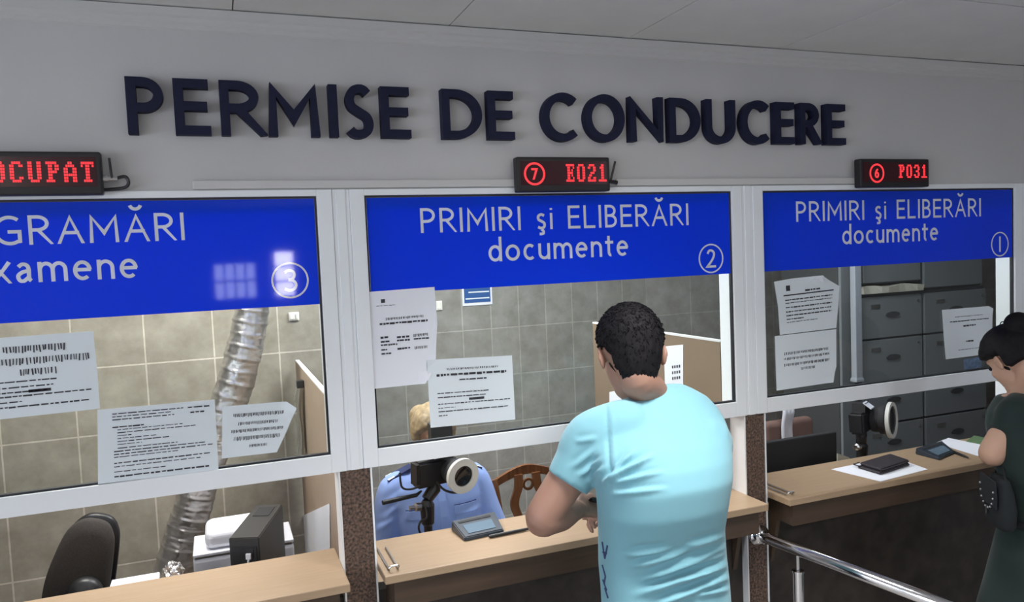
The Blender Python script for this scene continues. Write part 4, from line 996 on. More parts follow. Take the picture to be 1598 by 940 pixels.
# filing cabinets
YF = 1.10
def cab(xa, xb, z0, z1, rows, label, name='filing_cabinet', group='grey filing cabinets in the right office'):
    t = thing(name, label, 'cabinet', ((xa+xb)/2, YF+0.3, z0), group)
    bm = B(); box(bm, xa, xb, YF+0.02, YF+0.55, z0, z1, 0.003); obj('cabinet_body', bm, M_CABDK, t)
    hh = (z1-z0-0.02)/rows
    for r in range(rows):
        za = z0+0.012+hh*r; zb = za+hh-0.012
        bm = B(); box(bm, xa+0.008, xb-0.008, YF, YF+0.0195, za, zb, 0.003); d = obj('drawer', bm, M_CABINET, t)
        xm = (xa+xb)/2; zm = za+(zb-za)*.55
        bm = B(); ring = [(xm+0.055*math.cos(a_*PI/8), zm+0.018*math.sin(a_*PI/8)) for a_ in range(16)]
        prism(bm, [Vector((x, YF-0.0005, z)) for x, z in ring], (0, -0.007, 0)); obj('handle', bm, M_CABDK, d)
        bm = B(); box(bm, xm-0.17, xm-0.10, YF-0.004, YF-0.0005, zb-0.07, zb-0.045); obj('label_holder', bm, M_METAL, d)
        bm = B(); lathe(bm, [(0.008, 0), (0.008, 0.005)], (xb-0.04, YF-0.0005, zb-0.04), (0, -1, 0), 12); obj('lock', bm, M_METAL, d)
    return t
xA0 = at_y(1343, 500, YF).x; xA1 = at_y(1441, 500, YF).x; xB1 = xA1+0.55
zA = at_y(1390, 457, YF).z; zdr = at_y(1345, 523, YF).z
cab(xA0, xA1-0.003, 0.0, zA, 6, 'grey filing cabinet with the cream cardboard on top')
cab(xA1+0.003, xB1, 0.0, zA, 6, 'grey filing cabinet next to the woman, right of the cream cardboard')
cab(xA0+0.02, xA1-0.01, zA+0.055, zA+0.5, 1, 'grey metal cupboard stacked above the cream cardboard', 'stacked_cupboard', 'grey cupboards on the filing cabinets')
cab(xA1+0.002, xB1-0.03, zA+0.002, zA+0.5, 1, 'grey metal cupboard stacked on the filing cabinet next to the woman', 'stacked_cupboard', 'grey cupboards on the filing cabinets')
bm = B()
n = 10; top = []; bot = []
prof_ = [(xA0+0.01+(xA1-xA0-0.03)*k/n, 0.012*math.sin(k*1.1)) for k in range(n+1)]
loft(bm, [[Vector((x, YF-0.02, zA+0.003)), Vector((x, YF+0.5, zA+0.003)), Vector((x, YF+0.5, zA+0.052)), Vector((x, YF-0.015+dz, zA+0.045+dz*.5))] for x, dz in prof_])
o = obj('cardboard_wad', bm, M_CREAM); tag(o, 'cream folded cardboard squeezed between the grey cabinet and the cupboard above', 'cardboard')
# narrow grey locker and pale post left of the cabinets
a = at_y(1312, 500, YF).x; b = at_y(1334, 500, YF).x
t = thing('locker', 'narrow dark grey locker left of the pale post in the right office', 'locker', ((a+b)/2, YF+0.25, 0))
bm = B(); box(bm, a, b, YF+0.02, YF+0.5, 0, 2.0, 0.003); obj('locker_body', bm, M_CABDK, t)
bm = B(); box(bm, a+0.004, b-0.004, YF, YF+0.0195, 0.03, 1.98, 0.003); obj('locker_door', bm, M_CABINET, t)
YPo = YF-0.10
a = at_y(1335, 500, YPo); b = at_y(1346, 500, YPo)
zl = at_y(1340, 592, YPo).z
bm = B(); box(bm, a.x, b.x, YPo, YPo+0.04, zl, 2.60, 0.003); box(bm, a.x-0.012, b.x+0.012, YPo-0.01, YPo+0.05, 2.60, ZC-0.031)
box(bm, a.x-0.004, b.x+0.004, YPo-0.004, YPo+0.044, zl-0.02, zl); o = obj('hanging_post', remeshed(bm, 0.006, 0), mat('post_paint', (0.42, 0.45, 0.50), 0.5)); tag(o, 'pale grey vertical post hanging from the ceiling before the filing cabinets', 'post')

# ------------------------------------------------------------------ chrome handrail
f = at_y(1185, 836, -0.012)
t = thing('handrail', 'chrome queue handrail fixed to the pier right of the man', 'handrail', (f.x+0.2, -0.4, 0))
f = Vector(((PIERS[1][0]+PIERS[1][1])/2, -0.003, f.z))
e = at_z(1448, 940, 0.74); d = (e-f); e2 = f+d*2.0; e2.z = f.z-0.06
bm = B(); tube(bm, [f+Vector((0, -0.012, 0)), f+d.normalized()*0.06+Vector((0, 0, 0)), e2], 0.0215, 20); obj('rail_tube', bm, M_CHROME, t, smooth=True)
bm = B(); lathe(bm, [(0.030, 0), (0.044, 0.004), (0.042, 0.014), (0.028, 0.022), (0.024, 0.03)], f, (0, -1, 0), 32); obj('wall_flange', bm, M_CHROME, t, smooth=True)
pp = [f+d*s for s in (0.27, 1.6)]
for q in pp:
    zz = f.z-0.025-0.03*((q-f).length/d.length/2)
    bm = B(); lathe(bm, [(0.008, zz-0.055), (0.008, zz)], (q.x, q.y, 0), (0, 0, 1), 14); pst = obj('post_pin', bm, M_CHROME, t)
    bm = B(); lathe(bm, [(0.06, 0.0), (0.06, 0.01), (0.0195, 0.015), (0.0195, zz-0.065), (0.022, zz-0.064), (0.022, zz-0.057), (0.009, zz-0.0555)], (q.x, q.y, 0), (0, 0, 1), 20); obj('rail_post', bm, M_CHROME, t, smooth=False)
# ================================================================== PEOPLE
from mathutils.bvhtree import BVHTree
def smooth01(a, b, x):
    t = max(0.0, min(1.0, (x-a)/(b-a))); return t*t*(3-2*t)
def head_matrix(c, yaw, pit, s=1.0, roll=0.0):
    """local x right, y face forward, z up; yaw 0 faces +y, positive turns to +x; pit positive looks down"""
    M_ = Matrix.Rotation(-yaw, 4, 'Z') @ Matrix.Rotation(-pit, 4, 'X') @ Matrix.Rotation(roll, 4, 'Y') @ Matrix.Scale(s, 4)
    return Matrix.Translation(c) @ M_
def add_ell(bm, M_, c, r, nu=24, nv=16, rx=0, rz=0):
    t = B(); ellipsoid(t, (0, 0, 0), r, None, nu, nv)
    L = M_ @ Matrix.Translation(c) @ Matrix.Rotation(rz, 4, 'Z') @ Matrix.Rotation(rx, 4, 'X')
    for v in t.verts: v.co = L @ v.co
    me = bpy.data.meshes.new('t'); t.to_mesh(me); t.free(); bm.from_mesh(me); bpy.data.meshes.remove(me)
def head_into(bm, M_):
    add_ell(bm, M_, (0, -.008, .022), (.075, .094, .088))
    add_ell(bm, M_, (0, .028, -.035), (.061, .064, .082))
    add_ell(bm, M_, (0, .045, -.088), (.043, .044, .032))
    add_ell(bm, M_, (0, .062, .030), (.050, .030, .016))            # brow
    tube(bm, [M_ @ Vector(p) for p in ((0, .078, .012), (0, .094, -.010), (0, .103, -.030), (0, .088, -.040))], [.007, .009, .013, .010], 10)
    add_ell(bm, M_, (0, .084, -.064), (.023, .012, .010))
    for s in (-1, 1):
        add_ell(bm, M_, (s*.078, -.008, -.018), (.008, .020, .032), rx=-.2, rz=s*.35)
        add_ell(bm, M_, (s*.083, -.016, -.012), (.006, .013, .024), rx=-.2, rz=s*.5)
        add_ell(bm, M_, (s*.038, .058, -.025), (.020, .022, .022))
def eyes(M_, parent, skin):
    for s in (-1, 1):
        bm = B(); add_ell(bm, M_, (s*.030, .078, .006), (.013, .010, .008)); obj('eye', bm, M_HAIR, parent, smooth=True)
def hair_shell(M_, fn, thick, amp, freq, nu=120, nv=80, seed=0.0, nape=.045):
    """fn(dir) in 0..1 says how much hair grows there"""
    bm = B(); ellipsoid(bm, (0, 0, 0), (1, 1, 1), None, nu, nv)
    for v in bm.verts:
        d = v.co.normalized(); h = fn(d); back = max(0, -d.z-.1)
        q = Vector((d.x*.075, -.008+d.y*.094, .022+d.z*.088))
        if d.z < 0: q.z -= (.035+(nape-.035)*smooth01(-.15, -.5, d.y))*(-d.z)*(1 if d.y < .3 else .3)       # follow the skull down to the nape
        if d.z < 0 and d.y < 0: q.y += .016*(-d.z); q.x *= 1-.12*(-d.z)
        n_ = noise.noise(d*freq+Vector((seed, 0, 0)))*amp+noise.noise(d*freq*2.3)*amp*.5
        c0 = Vector((0, -.008, .015)); rad = q-c0
        q = c0+rad*(0.90+0.10*h) + rad.normalized()*(h*(thick+n_))
        v.co = M_ @ q
    return bm
def hand_into(bm, w, d, nrm, s=1.0, curl=0.9, side=1, spread=0.012):
    """w wrist, d towards the fingers, nrm out of the back of the hand; side = +1 thumb on +x of (d x nrm)"""
    d = d.normalized(); nrm = (nrm-d*nrm.dot(d)).normalized(); x = d.cross(nrm)*side
    rings = []
    for t, hw, ht in ((0, .024, .018), (.02, .029, .016), (.05, .038, .015), (.078, .041, .013), (.088, .038, .010)):
        rings.append(sellipse(w+d*t*s, hw*s, ht*s, 16, 2.6, x, nrm))
    loft(bm, rings)
    for i, (off, L) in enumerate(((.030, .078), (.0105, .088), (-.0105, .083), (-.030, .064))):
        p = w+d*.078*s+x*off*s; a = 0.25+0.06*i; pts = [p-d*.02*s, p]; k = 0
        for ph in (.45, .31, .24):
            a += curl*(.75 if ph == .45 else .9)
            dd = d*math.cos(a)-nrm*math.sin(a)
            p = p+dd*L*ph*s; pts.append(p)
        tube(bm, pts, [.0095*s, .0100*s, .0090*s, .0083*s, .0066*s], 12)
        add_ell(bm, Matrix.Translation(pts[-1]), (0, 0, 0), (.0068*s,)*3, 10, 8)
    p = w+d*.028*s+x*.030*s; pts = [w+d*.012*s+x*.018*s, p]
    for L, ax_, an in ((.042, .75, .25), (.030, .35, .55)):
        dd = (d*(1-ax_*.4)+x*ax_-nrm*an).normalized(); p = p+dd*L*s; pts.append(p)
    tube(bm, pts, [.016*s, .0135*s, .011*s, .0082*s], 12)
    add_ell(bm, Matrix.Translation(pts[-1]), (0, 0, 0), (.0082*s,)*3, 10, 8)
def limb(bm, pts, rad, n=20, end_ball=True):
    P = cr(pts, 6); R = []
    for i in range(len(P)):
        f = i/6; k = min(int(f), len(rad)-2); R.append(rad[k]+(rad[k+1]-rad[k])*(f-k))
    tube(bm, P, R, n)
    for e, r in ((P[0], R[0]), (P[-1], R[-1]))[:2 if end_ball else 1]: add_ell(bm, Matrix.Translation(e), (0, 0, 0), (r*.98,)*3, 16, 12)
def bvh_of(o):
    me = o.data; b = base_of(o)
    return BVHTree.FromPolygons([v.co+b for v in me.vertices], [tuple(p.vertices) for p in me.polygons])
def surf(bv, px, py, off=0.0):
    d = ray(px, py).normalized(); r = bv.ray_cast(CAM, d)
    if r[0] is None: return None
    return r[0]-d*off
def fold(me, folds, facing=True):
    """press cloth folds into the mesh: ridges between two places of the garment seen from the front of it"""
    me.update()
    N = [v.normal.copy() for v in me.vertices]
    for v, n in zip(me.vertices, N):
        vd = (CAM-v.co).normalized()
        f = n.dot(vd)
        if f < 0.05: continue
        x, y = pix(v.co); s = 0.0
        for (x0, y0, x1, y1, w, a) in folds:
            dx, dy = x1-x0, y1-y0; L2 = dx*dx+dy*dy; t = ((x-x0)*dx+(y-y0)*dy)/L2
            if t < -.25 or t > 1.25: continue
            sd = ((x-x0)*dy-(y-y0)*dx)/math.sqrt(L2)
            if abs(sd) > 4*w: continue
            tp = smooth01(-.15, .25, t)*(1-smooth01(.6, 1.2, t))
            s += a*tp*(math.exp(-(sd/w)**2)-.55*math.exp(-((sd-1.7*w)/(1.2*w))**2))
        v.co += n*s*min(1, f*2)

# ------------------------------------------------------------------ the man at the middle counter
DM = 2.20
def torso_ring(row, grow=1.0, dep=.62, n=40, e=2.5, d=DM, rx=None):
    py, l, r, dd = row
    c = at_d((l+r)/2, py, d+dd); hw = (at_d(r, py, d+dd)-at_d(l, py, d+dd)).length/2
    w = hw/.932
    q = sellipse(c, w*grow, w*grow*dep if rx is None else rx*grow, n, e)
    return q
MAN = thing('person', 'man in a pale turquoise t-shirt with short black hair leaning at the middle counter', 'person', at_d(1035, 940, DM).xy.to_3d())
rows = [(608, 982, 1062, .19), (616, 970, 1078, .178), (629, 948, 1102, .155), (645, 931, 1119, .125), (664, 922, 1132, .092), (690, 920, 1139, .056),
        (720, 926, 1141, .022), (750, 934, 1140, .002), (790, 937, 1133, .004), (830, 938, 1127, .034), (870, 938, 1130, .05), (910, 942, 1134, .036), (950, 944, 1137, .018)]
def depths(i): return [.055, .075, .095, .108, .118, .125, .13, .132, .13, .126, .126, .128, .13][i]
# shirt
bm = B()
def tilted(i, r, *a, **k):
    q = torso_ring(r, *a, **k); ti = [.46, .38, .26, .12][i] if i < 4 else 0.0
    yc = sum(p.y for p in q)/len(q)
    return [p+Vector((0, 0, -ti*(p.y-yc))) for p in q]
rr = [tilted(i, r, 1.0, rx=depths(i)) for i, r in enumerate(rows)]
hip = rr[-1]; c = sum(hip, Vector())/len(hip)
rr += [[p+Vector((0, 0, -.05)) for p in hip], [c+(p-c)*1.02+Vector((0, 0, -.12)) for p in hip]]
loft(bm, rr)
# left sleeve: shoulder ball to hem
SL = at_d(925, 688, DM+.05); EL = at_d(846, 806, DM+.03); HEM = at_d(885, 754, DM+.03)
axl = (HEM-SL).normalized()
limb(bm, [at_d(975, 668, DM+.05), SL, SL+(HEM-SL)*.55, HEM-axl*.01, HEM], [.085, .086, .074, .067, .067], 24, False)
# right sleeve reaching forward
SR = at_d(1103, 688, DM+.09); ER = at_d(1095, 790, DM+.30); HR = SR+(ER-SR)*.55
axr = (ER-SR).normalized()
limb(bm, [at_d(1062, 676, DM+.11), SR, SR+(HR-SR)*.5, HR-axr*.01, HR], [.070, .074, .070, .064, .063], 24, False)

me = remeshed(bm, .0060, 14)
FOLDS = [(945, 752, 986, 706, 4, .006), (947, 751, 1014, 714, 4.5, .008), (962, 753, 1030, 738, 4, .005), (960, 771, 1035, 764, 4, .004),
         (980, 866, 1050, 857, 4.5, .006), (988, 883, 1070, 862, 4.5, .006), (1006, 903, 1126, 858, 5, .008), (1000, 926, 1132, 880, 5.5, .009), (1030, 942, 1134, 902, 5.5, .008), (1075, 852, 1130, 836, 4, .005),
         (1085, 880, 1132, 866, 3.5, .004), (1060, 905, 1133, 886, 3.5, .004), (1085, 930, 1136, 920, 4, .005),
         (905, 742, 940, 716, 3.5, .004), (918, 752, 943, 728, 3.5, .004), (893, 730, 930, 700, 4, .003), (900, 690, 930, 684, 4, .003),
         (946, 632, 952, 760, 3.0, -.0035), (952, 640, 957, 750, 2.2, -.002)]
fold(me, [(a, b, c_, d_, w, h*2.5) for a, b, c_, d_, w, h in FOLDS])
shirt = obj('t_shirt', me, M_SHIRT, MAN, smooth=True)
bv = bvh_of(shirt)
# dark printed letters that wrap round from the front at the left side
bm = B()
for (x0, y0, x1, y1) in ((940, 846, 944, 872), (944, 872, 948, 852), (941, 862, 947, 864), (940, 882, 945, 900), (945, 900, 943, 912), (944, 918, 949, 934), (941, 905, 947, 922)):
    a = surf(bv, x0, y0, .0015); b = surf(bv, x1, y1, .0015)
    if a is not None and b is not None: tube(bm, [a, (a+b)/2, b], .0028, 6)
if len(bm.verts): pr = obj('shirt_print', bm, M_UNIDK, MAN); pr['kind'] = 'stuff'
else: bm.free()

# body: head, neck, arms, hands, legs in one surface
bm = B()
HC = at_d(983, 547, DM+.13)
HM = head_matrix(HC, math.radians(14), math.radians(24), 1.17)
head_into(bm, HM)
nb = at_d(1022, 632, DM+.17)
limb(bm, [HM @ Vector((0, -.028, -.04)), HM @ Vector((0, -.030, -.085)), (HM @ Vector((0, -.02, -.12)))*.45+at_d(1018, 600, DM+.15)*.55, nb], [.054, .054, .056, .060], 24)
tr = [tilted(i, r, .90, rx=depths(i)*.86) for i, r in enumerate(rows)][1:]
tr += [[p+Vector((0, 0, -.10)) for p in tr[-1]]]
loft(bm, tr)
WL = at_d(903, 796, DM+.19); HL = at_d(918, 790, DM+.235)
limb(bm, [SL, SL+(EL-SL)*.55+Vector((0, 0, 0)), at_d(848, 806, DM+.03), at_d(852, 809, DM+.045)], [.060, .056, .052, .050], 22)
limb(bm, [at_d(850, 808, DM+.03), at_d(874, 803, DM+.10), at_d(893, 797, DM+.165), WL], [.053, .050, .036, .028], 22)
hand_into(bm, WL, HL-WL+Vector((.02, .0, .0)), (CAM-WL)*.8+Vector((0, 0, .5)), 1.05, .85, -1)
WR = at_d(975, 800, DM+.30)
limb(bm, [SR, SR+(ER-SR)*.5, ER], [.060, .052, .045], 20)
limb(bm, [ER, (ER+WR)/2, WR], [.045, .042, .028], 20)
hand_into(bm, WR, at_d(930, 792, DM+.31)-WR, Vector((0, .6, .6)), 1.05, .75, 1)
hb = tr[-1]; hc = sum(hb, Vector())/len(hb)
for s in (-1, 1):
    h = hc+Vector((s*.09, 0, -.02))
    limb(bm, [h, Vector((h.x+s*.015, h.y+.01, .50)), Vector((h.x+s*.02, h.y-.015, .09))], [.085, .055, .040], 18)
body = obj('body', remeshed(bm, .0050, 3), M_SKIN, MAN, smooth=True)
eyes(HM, MAN, M_SKIN)
# trousers and shoes (below the frame)
bm = B()
loft(bm, [[hc+(p-hc)*k+Vector((0, 0, z)) for p in hb] for k, z in ((1.11, .085), (1.12, .02), (1.12, -.05))])
for s in (-1, 1):
    h = hc+Vector((s*.09, 0, .0))
    limb(bm, [h, Vector((h.x+s*.015, h.y+.01, .50)), Vector((h.x+s*.02, h.y-.015, .10))], [.108, .082, .066], 20)
obj('trousers', remeshed(bm, .010, 5), M_TROUSER, MAN, smooth=True)
for s in (-1, 1):
    x = hc.x+s*.11; y = hc.y-.015
    bm = B(); loft(bm, [sellipse(Vector((x, y+.06, z)), .046*k, .135*k, 24, 2.6) for z, k in ((0, .95), (.02, 1.0), (.05, .93), (.085, .66))]); obj('shoe', bm, M_SHOE, MAN, smooth=True)
# hair: short crop with small tufts
def man_hair(d):
    back = smooth01(.30, -.05, d.y - .62*max(0, d.z))
    low = smooth01(-.93, -.78, d.z) if d.y < -.35 else smooth01(-.20+.3*max(0, d.y), -.06+.3*max(0, d.y), d.z)
    if abs(d.x) > .55 and -.5 < d.y < .25: low *= smooth01(-.38, -.12, d.z)
    return back*low
bm = hair_shell(HM, man_hair, .012, .0025, 9.0, 130, 90, 0.0, .068)
rnd = random.Random(3); seeds = []
for v in bm.verts:
    pass
bm.normal_update(); bm.verts.ensure_lookup_table()
tuft = B(); hcen = HM @ Vector((0, -.008, .02))
inv = HM.inverted()
cand = list(bm.verts)
for k in range(7000):
    v = rnd.choice(cand); l = inv @ v.co; d = (l-Vector((0, -.008, .015))); d = Vector((d.x/.075, d.y/.094, d.z/.088)).normalized()
    if man_hair(d) < .6: continue
    n = (v.co-hcen).normalized(); down = HM.to_3x3() @ Vector((rnd.uniform(-.5, .5)+d.x*.4, .5*max(0, d.z)-.3, -1.0+.9*max(0, d.z)))
    tg = (down-n*down.dot(n)).normalized(); L = rnd.uniform(.009, .015); w = rnd.uniform(.0011, .0019)
    side = n.cross(tg)*w; p0 = v.co-n*.003+Vector((rnd.uniform(-.002, .002), rnd.uniform(-.002, .002), rnd.uniform(-.002, .002)))
    p1 = p0+tg*L*.5+n*(.0035+rnd.uniform(0, .0015)); p2 = p0+tg*L+n*rnd.uniform(.001, .004)
    a, b_, c_, e_, f_ = [tuft.verts.new(q) for q in (p0-side, p0+side, p1+side*.9, p1-side*.9, p2)]
    g1, g2 = tuft.verts.new(p0-n*.003), tuft.verts.new(p1-n*.003)
    for q in ((a, b_, c_, e_), (e_, c_, f_), (b_, g1, g2, c_), (g1, a, e_, g2), (c_, g2, f_), (g2, e_, f_)): tuft.faces.new(q)
me_t = bpy.data.meshes.new('t'); tuft.to_mesh(me_t); tuft.free(); bm.from_mesh(me_t); bpy.data.meshes.remove(me_t)
obj('hair', bm, M_HAIR, MAN, smooth=True)
# what he holds: a dark wallet-like phone between his hands
hp_ = at_d(928, 788, DM+.27)
bm = B(); vs = box(bm, -.038, .038, -.005, .005, -.07, .07); bmesh.ops.bevel(bm, geom=bm.edges[:], offset=.004, segments=2, affect='EDGES')
Mp = Matrix.Translation(hp_) @ Matrix.Rotation(-.5, 4, 'Z') @ Matrix.Rotation(1.0, 4, 'X') @ Matrix.Rotation(.4, 4, 'Y')
for v in bm.verts: v.co = Mp @ v.co
PH = obj('mobile_phone', bm, M_BLACK); tag(PH, 'dark phone held in both hands by the man in turquoise', 'phone')

# ------------------------------------------------------------------ the woman at the right
DW = 2.85
WC = at_d(1626, 760, DW)
WOM = thing('person', 'woman in a dark green top with her black hair tied up, at the right counter', 'person', (WC.x, WC.y, 0))
ux = Vector((1, 0, 0))
def wring(z, w, d, dx=0, dy=0, e=2.4): return sellipse(Vector((WC.x+dx, WC.y+dy, z)), w, d, 36, e)
shz = at_d(1600, 655, DW).z
prof_w = [(shz+.075, .065, .055, .10), (shz+.055, .10, .075, .085), (shz+.025, .155, .095, .06), (shz-.02, .182, .108, .04), (shz-.09, .185, .115, .02), (shz-.18, .175, .118, .0), (shz-.28, .158, .112, 0), (shz-.38, .150, .108, 0), (shz-.48, .168, .118, 0), (shz-.56, .178, .125, 0)]
bm = B(); loft(bm, [wring(z, w, d, 0, dy) for z, w, d, dy in prof_w])
SLW = at_d(1586, 648, DW-.03); ELW = at_d(1549, 708, DW-.02)
ax = (ELW-SLW).normalized(); HMW = at_d(1572, 677, DW-.03)
limb(bm, [SLW+Vector((.07, .02, .02)), SLW, SLW+(HMW-SLW)*.6, HMW], [.064, .068, .064, .060], 22, False)
SRW = Vector((WC.x+.17, WC.y+.05, shz-.01)); ERW = SRW+Vector((.05, .15, -.24))
limb(bm, [SRW-Vector((.06, 0, 0)), SRW, SRW+(ERW-SRW)*.5], [.060, .060, .052], 20, False)
top = obj('green_top', remeshed(bm, .0065, 8), M_GREEN, WOM, smooth=True)
# body
bm = B()
HCW = at_d(1580, 560, DW+.05)
HW = head_matrix(HCW, math.radians(10), math.radians(40), 1.0)
head_into(bm, HW)
limb(bm, [HW @ Vector((0, -.03, -.04)), HW @ Vector((0, -.035, -.09)), Vector((WC.x, WC.y+.08, shz+.05))], [.05, .05, .056], 20)
loft(bm, [wring(z, w*.9, d*.88, 0, dy) for z, w, d, dy in prof_w])
WLW = at_d(1600, 690, DW+.20)
limb(bm, [SLW, (SLW+ELW)/2+Vector((0, 0, -.004)), ELW], [.050, .052, .048], 20)
limb(bm, [ELW, (ELW+WLW)/2, WLW], [.048, .042, .026], 20)
hand_into(bm, WLW, WLW-ELW, Vector((-.5, -.3, .6)), .92, .5, 1)
WRW = WLW+Vector((.06, .05, .0))
limb(bm, [SRW, ERW], [.044, .038], 18); limb(bm, [ERW, (ERW+WRW)/2, WRW], [.038, .034, .023], 18)
hand_into(bm, WRW, Vector((-.5, .8, -.1)), Vector((.3, -.2, .8)), .92, .5, -1)
for s in (-1, 1):
    limb(bm, [Vector((WC.x+s*.08, WC.y, shz-.55)), Vector((WC.x+s*.08, WC.y+.01, .46)), Vector((WC.x+s*.08, WC.y-.02, .08))], [.085, .052, .036], 16)
obj('body', remeshed(bm, .0052, 3), M_SKINW, WOM, smooth=True)
eyes(HW, WOM, M_SKINW)
bm = B()
loft(bm, [wring(z, w, d, dx) for z, w, d, dx in ((shz-.37, .158, .116, 0), (shz-.40, .160, .118, 0), (shz-.50, .182, .132, -.005), (shz-.62, .205, .150, -.015), (shz-.80, .245, .180, -.03), (.34, .28, .21, -.04))])
obj('long_skirt', remeshed(bm, .009, 3), M_GREEN, WOM, smooth=True)
bm = B(); loft(bm, [wring(z, w, d) for z, w, d in ((shz-.375, .165, .122), (shz-.355, .165, .122))]); obj('belt', bm, M_BLACKCL, WOM, smooth=True)
for s in (-1, 1):
    bm = B(); loft(bm, [sellipse(Vector((WC.x+s*.085, WC.y+.04, z)), .040*k, .120*k, 20, 2.6) for z, k in ((0, .95), (.02, 1.0), (.05, .9), (.08, .62))]); obj('shoe', bm, M_SHOE, WOM, smooth=True)
def wom_hair(d):
    front = smooth01(.86, .70, d.y - .30*max(0, d.z))
    low = smooth01(-.62, -.40, d.z) if d.y < -.25 else smooth01(-.22, -.02, d.z - .35*max(0, d.y))
    return front*low
bm = hair_shell(HW, wom_hair, .022, .003, 3.0, 110, 70, 3.0)
bc_ = HW @ Vector((0, -.105, .085))
add_ell(bm, Matrix.Translation(bc_), (0, 0, 0), (.050, .046, .046), 24, 16)
obj('hair', remeshed(bm, .004, 2), M_HAIR, WOM, smooth=True)
bm = B(); c = HW @ Vector((.0, -.045, .125)); tube(bm, [c+Vector((.012*math.cos(a_*PI/8), 0, .012*math.sin(a_*PI/8))) for a_ in range(9)], .002, 6); obj('loose_hair_loop', bm, M_HAIR, WOM, smooth=True)
# shoulder bag at her side, with metal studs
BX, BY = at_d(1561, 790, DW-.06).x, at_d(1561, 790, DW-.06).y
zb0, zb1 = at_d(1545, 818, DW-.04).z, at_d(1552, 742, DW-.04).z
bag = thing('shoulder_bag', 'black studded shoulder bag hanging at the side of the woman', 'bag', (BX, BY, zb0))
bdir = Vector((0.55, 0.83, 0)); bn = Vector((-0.83, 0.55, 0))
bm = B(); loft(bm, [sellipse(Vector((BX, BY, zb0+(zb1-zb0)*t)), hw_, dp, 28, 2.8, bdir, bn) for t, hw_, dp in ((0, .075, .025), (.08, .088, .034), (.4, .090, .038), (.75, .078, .030), (1, .066, .016))]); obj('bag_body', bm, M_BLACKCL, bag, smooth=True)
bm = B(); loft(bm, [[Vector((BX, BY, zb0+(zb1-zb0)*z))-bn*0+bdir*sx*hw_+bn*dp for sx, dp in ((-1, .037), (1, .037), (1, .043), (-1, .043))] for z, hw_ in ((.45, .075), (.7, .076), (1.0, .066))]); obj('bag_flap', bm, M_BLACKCL, bag)
for k in range(10):
    a_ = k/9*PI; p = Vector((BX, BY, zb0+(zb1-zb0)*(.78-.40*math.sin(a_))))+bdir*(-.062*math.cos(a_))+bn*.0445
    bm = B(); ellipsoid(bm, p, (.0045,)*3, None, 10, 8); obj('stud', bm, M_METAL, bag)
bm = B(); p = Vector((BX, BY, zb0+(zb1-zb0)*.32))+bn*.0445; box(bm, -.004, .004, -.002, .002, -.014, .014, 0, Matrix.Translation(p)); obj('clasp', bm, M_METAL, bag)
AM = ELW*.62+WLW*.38
bm = B(); tube(bm, cr([Vector((BX, BY, zb1-.005))-bdir*.055, Vector((BX, BY, zb1+.05))*.6+(AM+Vector((-.055, -.045, -.05)))*.4, AM+Vector((-.048, -.035, .01)), AM+Vector((-.01, -.01, .055)), AM+Vector((.045, .03, .02)), Vector((BX, BY, zb1-.005))+bdir*.055], 8), .004, 8); obj('bag_strap', bm, M_BLACKCL, bag, smooth=True)

# ------------------------------------------------------------------ the officer in the middle office
YO = 0.92
OC = at_y(680, 800, YO)
OFF = thing('person', 'seated officer with fair hair in a light blue uniform shirt, behind the ring camera', 'person', (OC.x, OC.y, 0))
shz = at_y(640, 752, YO).z
def oring(z, w, d, dy=0, e=2.5): return sellipse(Vector((OC.x, OC.y+dy, z)), w, d, 40, e)
prof_o = [(shz+.07, .066, .058, -.0), (shz+.052, .105, .075, 0), (shz+.025, .165, .098, 0), (shz-.02, .205, .118, 0), (shz-.08, .214, .132, 0), (shz-.16, .212, .142, 0), (shz-.25, .205, .145, 0), (shz-.36, .205, .15, 0), (shz-.48, .22, .16, 0)]
bm = B(); loft(bm, [oring(*p) for p in prof_o])
HO = {}
for s in (-1, 1):
    S0 = Vector((OC.x+s*.185, OC.y, shz-.028)); E0 = Vector((OC.x+s*.275, OC.y-.05, shz-.30)); W0 = Vector((OC.x+s*.17, OC.y-.26, shz-.36))
    limb(bm, [S0-Vector((s*.07, 0, -.01)), S0, (S0+E0)/2, E0], [.066, .070, .066, .062], 22)
    limb(bm, [E0, (E0+W0)/2, W0], [.062, .052, .043], 20, False)
    HO[s] = (S0, E0, W0)
me = remeshed(bm, .0065, 6)
fold(me, [(598, 812, 622, 788, 5, .006), (590, 828, 618, 808, 5, .006), (602, 790, 626, 770, 5, .005), (728, 806, 748, 790, 5, .004), (632, 815, 640, 790, 5, .004), (690, 780, 700, 820, 5, .003)])
sh = obj('uniform_shirt', me, M_SHIRTB, OFF, smooth=True)
bvo = bvh_of(sh)
def front(x, z, off=.002):
    r = bvo.ray_cast(Vector((OC.x+x, OC.y-1, z)), Vector((0, 1, 0))); return (r[0] if r[0] is not None else Vector((OC.x+x, OC.y-.13, z)))+Vector((0, -off, 0))
def patch_on(name, x0, x1, z0, z1, mt, off=.003, n=6, parent=None):
    bm = B(); g = [[front(x0+(x1-x0)*i/n, z0+(z1-z0)*j/n, off) for i in range(n+1)] for j in range(n+1)]
    vv = [[bm.verts.new(p) for p in r] for r in g]
    for j in range(n):
        for i in range(n): bm.faces.new((vv[j][i], vv[j][i+1], vv[j+1][i+1], vv[j+1][i]))
    r = bmesh.ops.extrude_face_region(bm, geom=bm.faces[:])
    for v in r['geom']:
        if isinstance(v, bmesh.types.BMVert): v.co.y += off*.7
    return obj(name, bm, mt, parent or OFF)
